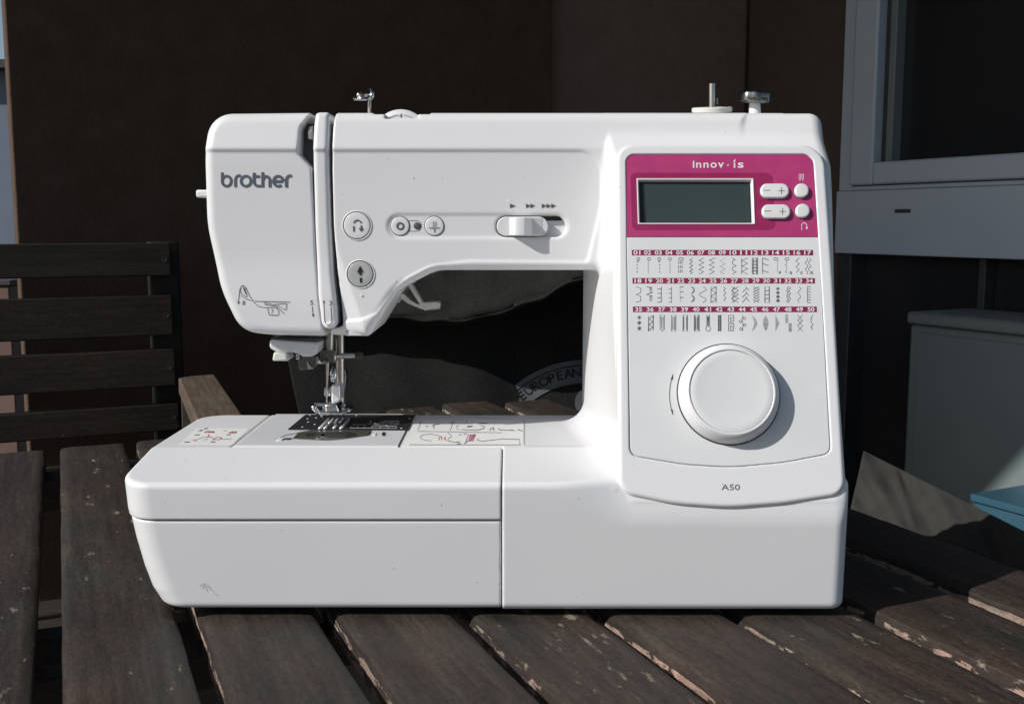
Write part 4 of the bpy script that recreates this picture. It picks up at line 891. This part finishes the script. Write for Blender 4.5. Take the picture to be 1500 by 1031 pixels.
for (ya, yb, xa, xb, n0x, n1x, i0, i1, sy0, sy1) in rowspec:
    fillpoly('number_strip', [[(xa, ya), (xb, ya), (xb + .3, yb), (xa + .2, yb)]], pw_, M['bar'], panel, .06)
    n = i1 - i0 + 1; it = []
    for k in range(n):
        cx = n0x + (n1x - n0x) * k / (n - 1); it.append(('%02d' % (i0 + k), cx, (ya + yb) / 2, 6.2, 10.2))
        w_ = 12.5; polys = [[(cx - w_ / 2 + .8 + p[0] * w_, sy0 + p[1] * (sy1 - sy0)) for p in P] for P in S_[i0 + k]]
        strokes('stitch_symbol', polys, .95 if (i0 + k) in (12, 13, 20, 30, 36, 39, 40, 42) else .76, pw_, M['ink'], panel, .06)
    text('stitch_numbers', it, pw_, M['whiteink'], panel, .14, .02)
text('model_number', [('A50', 1070.3, 713.4, 8.6, 27)], pan_on, M['ink'], panel, .1, .004)

# stitch dial
C = pan_on(np.array(1067.), np.array(577.), -.35); C = np.asarray(C, float)
dial = lathe('stitch_dial', C, PN, [(29.4, -.3), (29.6, .5), (29.4, 1.8), (28.6, 4.6), (27.2, 7.6), (25.9, 9.2), (25.0, 9.75), (24.5, 9.8), (24.15, 9.5), (24.1, 8.6)], M['white'], panel, 128, sharp=60)
lathe('dial_cap', C + PN * 8.2, PN, [(23.95, 0), (23.9, .95), (23.5, 1.15), (20, .85), (12, .62), (.5, .5)], M['panelwhite'], dial, 128)
lathe('dial_gap', C - PN * 0, PN, [(30.3, 0), (30.3, .1)], M['seam'], panel, 96)
ap = arc(1099, 579, 116, 60, 150, 210, 22)
ap = [(980.8 + 5.6 * ((v - 578) / 31.) ** 2 , v) for v in np.linspace(549, 607, 20)]
strokes('rotation_arrow', [ap], 1.1, pw_, M['ink'], panel, .1)
fillpoly('rotation_arrow', [[(982.2, 555.6), (986.2, 547), (985.8, 556.4)], [(982.4, 600.2), (986.4, 608.6), (985.6, 599.6)]], pw_, M['ink'], panel, .1)

# ---- bed: grey free arm section, needle plate, bobbin cover, labels
def bedpoly(name, pts, z0, z1, m, parent, bev=0, n=4):
    pp = []
    for p in pts:
        x, y = atZ(p[0], p[1], z1); pp.append((float(x), float(y), p[2] if len(p) > 2 else 0))
    pp = roundpoly(pp, n); a = np.array([(p[0], p[1], z0) for p in pp]); b = a.copy(); b[:, 2] = z1
    return prism(name, None, a, b, m, parent, bev)
cov = bedpoly('needle_plate_cover', [(345, 652.2), (583, 652.2), (606.5, 606.2), (404.5, 606.2)], 84.6, 85.35, M['bedgrey'], sm, .2)
bedpoly('cover_gap', [(582.6, 654.3), (585.2, 654.3), (609, 607), (607, 607)], 84.9, 85.12, M['seam'], sm)
for (cx_, rx_, ry_, mt_) in ((497, 27, 4.6, 'seam'), (461, 15, 3.2, 'seam')): bedpoly('bobbin_window', [(cx_ + rx_ * math.cos(a_ * .524), 636.6 + ry_ * math.sin(a_ * .524)) for a_ in range(12)], 85.9, 86.02, M['plate'], sm)  # dark ellipses for the bobbin area of the smoked cover
npl = bedpoly('needle_plate', [(421, 628.6, 1), (597.5, 629.4, 2), (608.3, 607.2, 2), (447, 606.8, 2)], 84.8, 85.9, M['plate'], sm, .25)
bedpoly('bobbin_well', [(428, 642.5, 3), (437, 633, 5), (455, 629.7, 5), (546, 629.8, 4), (541.5, 637.5, 4), (505, 642.8, 14), (480, 645, 14)], 84.7, 85.5, M['seam'], sm, .1)
bedpoly('bobbin_cover', [(430, 641.7, 3), (438.5, 633.6, 5), (456, 630.4, 5), (544, 630.4, 4), (540, 637, 4), (505, 641.9, 14), (480, 644.2, 14)], 85.0, 85.95, M['smoke'], sm, .3)
on_pl = lambda u, v, off: bed_on(u, v, .6 + off)
W2 = lambda: M['chrome']
for i, (xa, ya, xb, yb) in enumerate([(468, 627.5, 482, 613.5), (482, 620, 489, 613), (490, 620, 495, 613.5), (497, 619, 503, 613.8), (475.5, 627.6, 480, 622.5), (489, 627, 493, 622.5), (499, 627.5, 511, 613.5)]):
    A_ = np.array([bed_on(np.array(xa), np.array(ya), 1.2), bed_on(np.array(xb), np.array(yb), 1.2)], float).reshape(2, 3)
    path_tube('feed_dog', A_, 1.0, M['bright'], npl, 8, .7)
ln = [[(513, 626.6), (581, 627)], [(516, 621.6), (536, 621.9)], [(538, 620.6), (582, 621)], [(543, 623.4), (580, 624)], [(556, 618.4), (584, 618.5)], [(561, 616.2), (585, 616.3)]] + [[(x, 627), (x + 1.5, 624.3)] for x in (513, 523, 533, 544, 556, 568, 580)] + [[(x, 621), (x + 1.6, 618.4)] for x in (548, 560, 572, 583)]
strokes('plate_markings', ln, .45, on_pl, M['whiteink'], npl, .08)
for (u, v) in ((450.5, 613), (451.5, 617.8), (463, 611.8), (454, 608), (443, 625.2), (461, 621.4), (522, 608), (543, 617.3), (566, 623.3), (588, 627), (600, 613)):
    P = np.asarray(bed_on(np.array(float(u)), np.array(float(v)), .6), float); lathe('plate_mark', P, (0, 0, 1), [(.75, -.1), (.7, .12)], M['whiteink'], npl, 12)
strokes('cover_mark', [[(437, 633.6), (420, 637), (410, 640.4), (404, 643.2)]], 1.0, bed_on, M['ink'], cov, .1)
strokes('cover_mark', [[(428, 632.4), (433, 634.4), (436, 638), (433, 641), (427, 642.6), (414, 642.5)]], .7, bed_on, M['whiteink'], cov, .1)
bedpoly('slide_latch', [(404, 644.4, 1), (413, 644.4, 1), (417, 640.3, 1), (407, 640.3, 1)], 85.2, 86.0, M['white'], cov, .2)
bedpoly('release_tab', [(558.5, 637.6, .5), (563, 637.6, .5), (564.5, 632.6, .5), (560.2, 632.6, .5)], 85.2, 86.0, M['steel'], cov, .1)
bedpoly('release_tab', [(545.5, 637.2, .5), (550, 637.2, .5), (551.5, 633.4, .5), (546.8, 633.4, .5)], 85.2, 85.9, M['white'], cov, .1)
text('cover_lettering', [('OPEN', 571.5, 635.3, 1.8, 9)], bed_on, M['whiteink'], cov, .1)
# thread cutter notch
bedpoly('thread_notch', [(412.5, 643, .3), (424, 643.6, .5), (429, 641.2, .5), (419, 641.3, .3)], 85.1, 85.7, M['redink'] if False else M['seam'], cov)
lab = bedpoly('instruction_label', [(588.5, 652.4), (768.5, 652.4), (768.5, 614.5), (610, 614.5)], 84.8, 85.12, M['label'], sm)
lo2 = lambda u, v, off: bed_on(u, v, -.23 + off)
k1 = [[(612, 630), (618, 615.5)], [(659, 631), (665, 615.5)], [(612, 631.5), (735, 633.6)], [(616, 639), (620, 636.5), (630, 635.5), (641, 637.2), (648, 640)], [(616, 639), (616.5, 642), (622, 644.5), (632, 645.5)], [(656, 634), (660, 636), (661, 639), (657, 642), (655, 645), (668, 648)],
      [(702, 646.4), (716, 644.8), (735, 642.6), (761, 643.2), (761.5, 651)], [(600, 651), (763, 651.3)], [(668, 625), (672, 622.8)], [(668, 627), (672, 629.3)], [(676, 628.8), (686, 629.4), (700, 629.6), (709, 627), (710, 624.6), (704, 623)], [(718, 631.3), (718, 627.6), (722, 627)], [(732, 629.6), (750, 629.8)], [(767.4, 651), (767.6, 616)], [(684, 624), (692, 623.6)], [(702, 619.4), (714, 619.4)], [(757, 617), (757, 620)]]
strokes('label_drawing', k1, .55, lo2, M['ink'], lab, .1)
strokes('label_drawing', [[(636, 622.5), (635.4, 628)], [(633, 624), (636, 622), (645, 620.5)], [(663, 617), (662, 620)], [(684, 616), (685, 618)], [(722, 625), (724, 631)], [(730, 627), (733, 630)], [(749, 629), (754, 631)], [(758, 629), (766, 631)], [(668, 646.8), (674, 647)], [(669, 649.5), (675, 649.8)], [(698, 644), (702, 643.8)]], .9, lo2, M['ink'], lab, .1)
strokes('label_drawing', [[(643, 644.6), (643.4, 640), (646, 639), (647.5, 644.5)], [(650, 644), (651.5, 639.5), (653, 645)], [(682, 648), (686, 637), (690, 636), (686, 646.5)], [(690, 646), (694.5, 635.6), (696.5, 635.8), (692, 646.5)], [(684, 625.3), (692, 624.4)]], .9, lo2, M['redink'], lab, .1)
strokes('label_drawing', [[(688, 647), (692.5, 636)], [(680, 650), (685, 646)], [(679, 635.4), (684, 635.2)], [(672, 636), (676, 636.5)]], 1.0, lo2, M['blueink'], lab, .1)
P = np.asarray(lo2(np.array(625.), np.array(624.4), .05), float); lathe('label_dot', P, (0, 0, 1), [(1.2, -.05), (1.2, .08)], M['blueink'], lab, 16)
lab2 = bedpoly('instruction_label', [(262, 650.4), (341, 650.4), (366, 627), (288, 627)], 84.8, 85.12, M['label'], sm)
for (x, y, w2, rd) in ((302, 627.6, 6, 0), (289, 636.6, 7, 0), (274, 647.2, 8, 0), (312, 647, 7, 0), (335, 636.4, 6, 0), (294, 630.6, 4, 0)): strokes('label_drawing', [[(x - w2 / 2, y), (x + w2 / 2, y)]], 1.2, lo2, M['ink'], lab2, .1)
strokes('label_drawing', [[(300, 632.3), (306, 631), (313, 631.6), (314.5, 633), (301, 633.2), (300, 632.3)], [(335, 633.4), (342, 631.6), (347, 632.2), (346, 634), (335, 634)], [(327, 630.2), (333, 631.6)], [(304, 641), (305.5, 636), (307.5, 639.8)], [(281, 644), (288, 646)], [(311, 643.2), (318, 639.8), (325, 641), (322, 643.6), (311, 643.6)]], .6, lo2, M['redink'], lab2, .1)
strokes('label_drawing', [[(284, 645), (292, 642), (300, 640), (312, 640)], [(299, 644), (304, 643)], [(322, 642), (330, 643.4), (340, 642)], [(290, 630.8), (298, 629)], [(300, 631), (300, 634)], [(304, 632.3), (314, 632.5)], [(337, 632.8), (346, 633)]], .5, lo2, M['ink'], lab2, .1)
strokes('bed_outline', [[(768.5, 652.8), (848, 653.4), (856, 651.5), (861, 646), (864.5, 637), (865, 600)]], .6, lambda u, v, off: bed_on(u, v, -.3 + off), M['bedgrey'], sm, .02)

# embossed arrow on the tray
strokes('embossed_arrow', [[(292, 858), (299, 853.5), (303, 856), (309, 861)], [(299, 853.5), (297, 862)], [(299, 854), (304, 866)], [(303, 858), (312, 866)], [(313, 867.5), (318, 872)]], 1.3, front_on, M['threaderplastic'], tray, .12)

# ---- needle area
YN = 128.
def at(u, v, Y=YN): x, z = atY(u, v, Y); return np.array((float(x), Y, float(z)))
def pbx(name, u0, u1, v0, v1, Y0, Y1, m, parent=sm, bev=.4):
    a, b = at(u0, v1, Y0), at(u1, v0, Y0); return box(name, a[0], b[0], Y0, Y1, a[2], b[2], m, parent, bev)
def ppr(name, pts, Y0, Y1, m, parent=sm, bev=.4):
    a = np.array([at(p[0], p[1], Y0) for p in pts]); b = a.copy(); b[:, 1] = Y1; return prism(name, None, a, b, m, parent, bev)
tube('needle_bar', at(483, 470), at(482, 524), 2.9, M['steel'], sm)
tube('presser_bar', at(497.5, 470, 140), at(498.5, 592, 140), 3.0, M['steel'], sm)
tube('inner_rod', at(490, 488, 146), at(490, 520, 146), 2.2, M['darkchrome'], sm)
cl = pbx('needle_clamp', 469.5, 489.5, 513.5, 531.5, 120, 136, M['darkchrome'])
scw = tube('clamp_screw', at(489, 521.5, 124), at(521, 521.5, 124), 1.9, M['steel'], sm)
tube('screw_knob', at(521.5, 521.5, 124), at(531, 523, 124), 2.9, M['rubber'], scw)
tube('screw_collar', at(489.6, 523, 124), at(493, 523, 124), 3.6, M['steel'], scw)
tube('needle', at(479.6, 530), at(479.2, 560), 1.15, M['steel'], sm, r2=.7); tube('needle', at(479.2, 560), at(478.4, 596), .7, M['steel'], sm, r2=.35)
thd = ppr('threader_housing', [(394.5, 498), (466, 502.5), (465, 514), (463.5, 519), (456, 523), (443, 522.5), (437, 519), (428, 516), (418, 518), (403, 515), (394.5, 510)], 104, 132, M['threaderplastic'], sm, 1.4)
ppr('housing_top', [(397, 494), (465, 497), (465, 503), (397, 501)], 108, 140, M['slotdark'], thd, .5)
ppr('threader_arm', [(400.5, 516), (406, 516.5), (419.5, 520), (422.5, 529), (398.5, 529)], 98, 118, M['ivory'], thd, 1.2)
pbx('threader_pin', 433.5, 438, 519.5, 526.5, 104, 110, M['chrome'], thd, .4)
ppr('threader_plate', [(437, 523), (464, 523), (463.6, 535), (459, 541), (453, 538), (449, 541.5), (439.5, 541.5), (436.5, 535)], 108, 109.6, M['darkchrome'], thd, .3)
ppr('threader_hook', [(449.5, 530), (459, 540.5), (451, 541)], 105, 107, M['steel'], thd, .2)
path_tube('threader_link', [at(463, 523, 112), at(467, 531, 112), at(474, 531, 118), at(478, 526, 120)], 1.3, M['steel'], thd, 10)
# presser foot: shank, screw, ankle, sole
shank = ppr('foot_shank', [(485.5, 564), (497.5, 564.5), (498.5, 586), (495, 590), (487, 590), (485, 586)], 124, 142, M['bright'], sm, 1.0)
path_tube('shank_guide', [at(489.5, 538, 134), at(488.5, 548, 132), at(489, 560, 131)], [1.6, 2.8, 1.8], M['chrome'], shank, 12)
lathe('shank_screw', at(485, 573.5, 132), (-1, 0, .06), [(3.6, 0), (3.8, 1), (3.8, 3.4), (3.0, 4.2), (.5, 4.4)], M['chrome'], shank, 24)
ppr('foot_lever', [(502, 546), (505.5, 540), (507, 552), (504, 590), (501.5, 590)], 142, 150, M['darkchrome'], sm, .6)
foot = ppr('presser_foot', [(474.5, 590.5), (498, 590.5), (502, 597), (505, 606.5), (474.5, 606), (471, 598)], 134, 139, M['chrome'], sm, 1.2)
def curl(name, P, w0, w1, m, parent):
    P = np.array(P); path_tube(name, P, w0, m, parent, 10, w1)
curl('foot_toe', [at(459, 593.5, 128), at(461, 598.5, 128), at(466, 604, 128), at(474, 607.5, 128)], 1.9, 1.6, M['chrome'], foot)
curl('foot_toe', [at(513, 600, 128), at(507, 602.5, 128), at(500, 597, 130), at(497, 592, 132)], 1.9, 1.6, M['chrome'], foot)
tube('foot_pin', at(461, 592.5, 132), at(506, 594, 132), 1.5, M['chrome'], foot)
ppr('foot_sole', [(474, 592), (492, 591), (498, 605), (476, 606)], 112, 134, M['chrome'], foot, 1.6)
ppr('foot_skid', [(466, 604.5), (506, 604.5), (502, 608), (470, 608)], 114, 150, M['chrome'], foot, .5)
ppr('foot_spring', [(503, 594), (513, 597), (516, 601), (509, 606), (500, 603)], 142, 154, M['darkchrome'], foot, .6)
# presser lifter behind the arm
lf = [(583, 415), (586, 432), (596, 444), (612, 454), (622, 454), (643, 451), (644.5, 442.5), (626, 444), (617, 445), (604, 425), (598, 412)]
lif = ppr('lifter_lever', [(594, 408), (600, 412), (619, 443.5), (641, 442.5), (644.5, 445), (644, 450), (622, 454), (615, 452), (598, 445), (588, 438), (585, 430), (591, 430), (601, 440), (613, 446.5), (614, 445), (596, 416)], 150, 162, M['clearplastic'], sm, .8)
for k in range(10):
    u = 622 + k * 2.3; ppr('grip_ridge', [(u, 452.6 - .25 * k), (u + 1.2, 452.6 - .25 * k), (u + 1.1, 455.2 - .25 * k), (u + .1, 455.2 - .25 * k)], 150.5, 161.5, M['clearplastic'], lif, 0)
ppr('lifter_web', [(574, 438), (590, 414), (602, 408), (612, 408), (596, 428), (584, 444)], 163, 166, M['clearplastic'], sm, .4)
ppr('needle_slot_floor', [(505, 486), (532, 486), (530, 491.8), (506, 491.8)], YA + 4, YA + 20, M['threaderplastic'], sm, .3)
# small lever on the left side and take-up lever in the slot
nub = atY(294, 284, 110); box('side_hook', float(atY(290.5, 284, 112)[0]), float(atY(303, 284, 112)[0]) + 3, 106, 118, float(atY(290, 290, 112)[1]), float(atY(290, 278.5, 112)[1]), M['white'], sm, 1.4, 3)
ppr('take_up_lever', [(452, 186), (458, 184), (458, 206), (452.5, 203)], 98, 101, M['steel'], sm, .6)
path_tube('take_up_eye', [at(458, 188, 100), at(453, 193, 98), at(453, 202, 98), at(457, 205, 100)], 1.0, M['chrome'], sm, 8)

# ---- things on top of the arm
x, z = atY(588, 161.6, 104); RD = 18.2; cz = float(z) - RD
td = lathe('tension_dial', (float(x), 99.5, cz), NF, [(RD - 1, -8), (RD, -7.4), (RD, -1.2), (RD - .7, -.5), (RD - 2.4, -.3), (RD - 2.6, 0), (1, 0)], M['white'], sm, 180, mod=lambda j, i, a: 1.0 + (.012 * (i % 2) if j in (1, 2) else 0), sharp=50)
td_on = lambda u, v, off: np.stack([atY(u, v, 99.5 - off)[0], 99.5 - off + 0 * np.asarray(u, float), atY(u, v, 99.5 - off)[1]], -1)
text('dial_numeral', [('4', 587, 170, 6.4, 4.6)], td_on, M['ink'], td, .15)
x2 = float(x); strokes('dial_line', [[(583, 169.3), (577, 170.7), (570, 173.2)], [(592, 169.3), (598, 170.7), (605, 173.2)]], .8, td_on, M['ink'], td, .15)
tg = path_tube('guide_post', [at(541, 172, 112), at(541.2, 150, 112), at(542.5, 144, 112)], 1.15, M['steel'], sm, 12)
lathe('guide_base', at(541, 172, 100), (0, -.5, 1), [(3.6, -3), (3.6, 0), (3, 1), (.5, 1.2)], M['darkchrome'], sm, 24)
path_tube('guide_hook', [at(541.5, 145, 112), at(544.5, 141, 110), at(545.5, 135, 112), at(544.5, 131.5, 114)], [1.7, 1.6, 1.4, 1.6], M['chrome'], sm, 12)
gd = lathe('guide_disc', at(531, 143.5, 108), (0, -.25, 1), [(5.6, -1), (6.2, -.4), (6.2, .2), (3.4, .8), (3.2, 2.6), (2.2, 3.2), (.4, 3.3)], M['chrome'], sm, 40)
path_tube('guide_arm', [at(518, 144.8, 112), at(526, 144, 112), at(540, 143.4, 112)], 1.2, M['chrome'], gd, 10, .8)
path_tube('guide_spring', [at(524, 141, 106), at(527, 136, 108), at(531, 137.5, 110), at(535, 140, 112), at(541, 138.5, 112)], 1.1, M['chrome'], gd, 10)
sp = at(1043, 158.5, 128); disc = lathe('spool_rest', sp, (-.03, -.12, 1), [(12.5, -3), (13.2, -2.4), (13.4, -.3), (12.6, .5), (11.4, .2), (4, .5), (1, .6)], M['ivory'], sm, 64)
tube('spool_pin', sp + (0, 0, -1), at(1043, 122.5, 128), 2.0, M['steel'], sm, seg=28)
tube('pin_stop', at(1051, 153.5, 134), at(1051, 144, 134), .6, M['darkchrome'], sm)
bw = at(1106, 163, 128); bwr = tube('winder_shaft', bw + (0, 0, -3), at(1105.5, 149, 128), 4.0, M['white'], sm, r2=3.6, seg=32)
lathe('winder_stop', at(1105, 148, 128), (.05, -.1, 1), [(5, -1.5), (9.4, -.8), (10, 0), (10, 4.6), (9.3, 5.6), (4, 5.9), (3.2, 6.8), (.5, 7)], M['darkchrome'], sm, 56, mod=lambda j, i, a: 1 + (.03 * math.sin(7 * a) if j in (2, 3, 4) else 0))
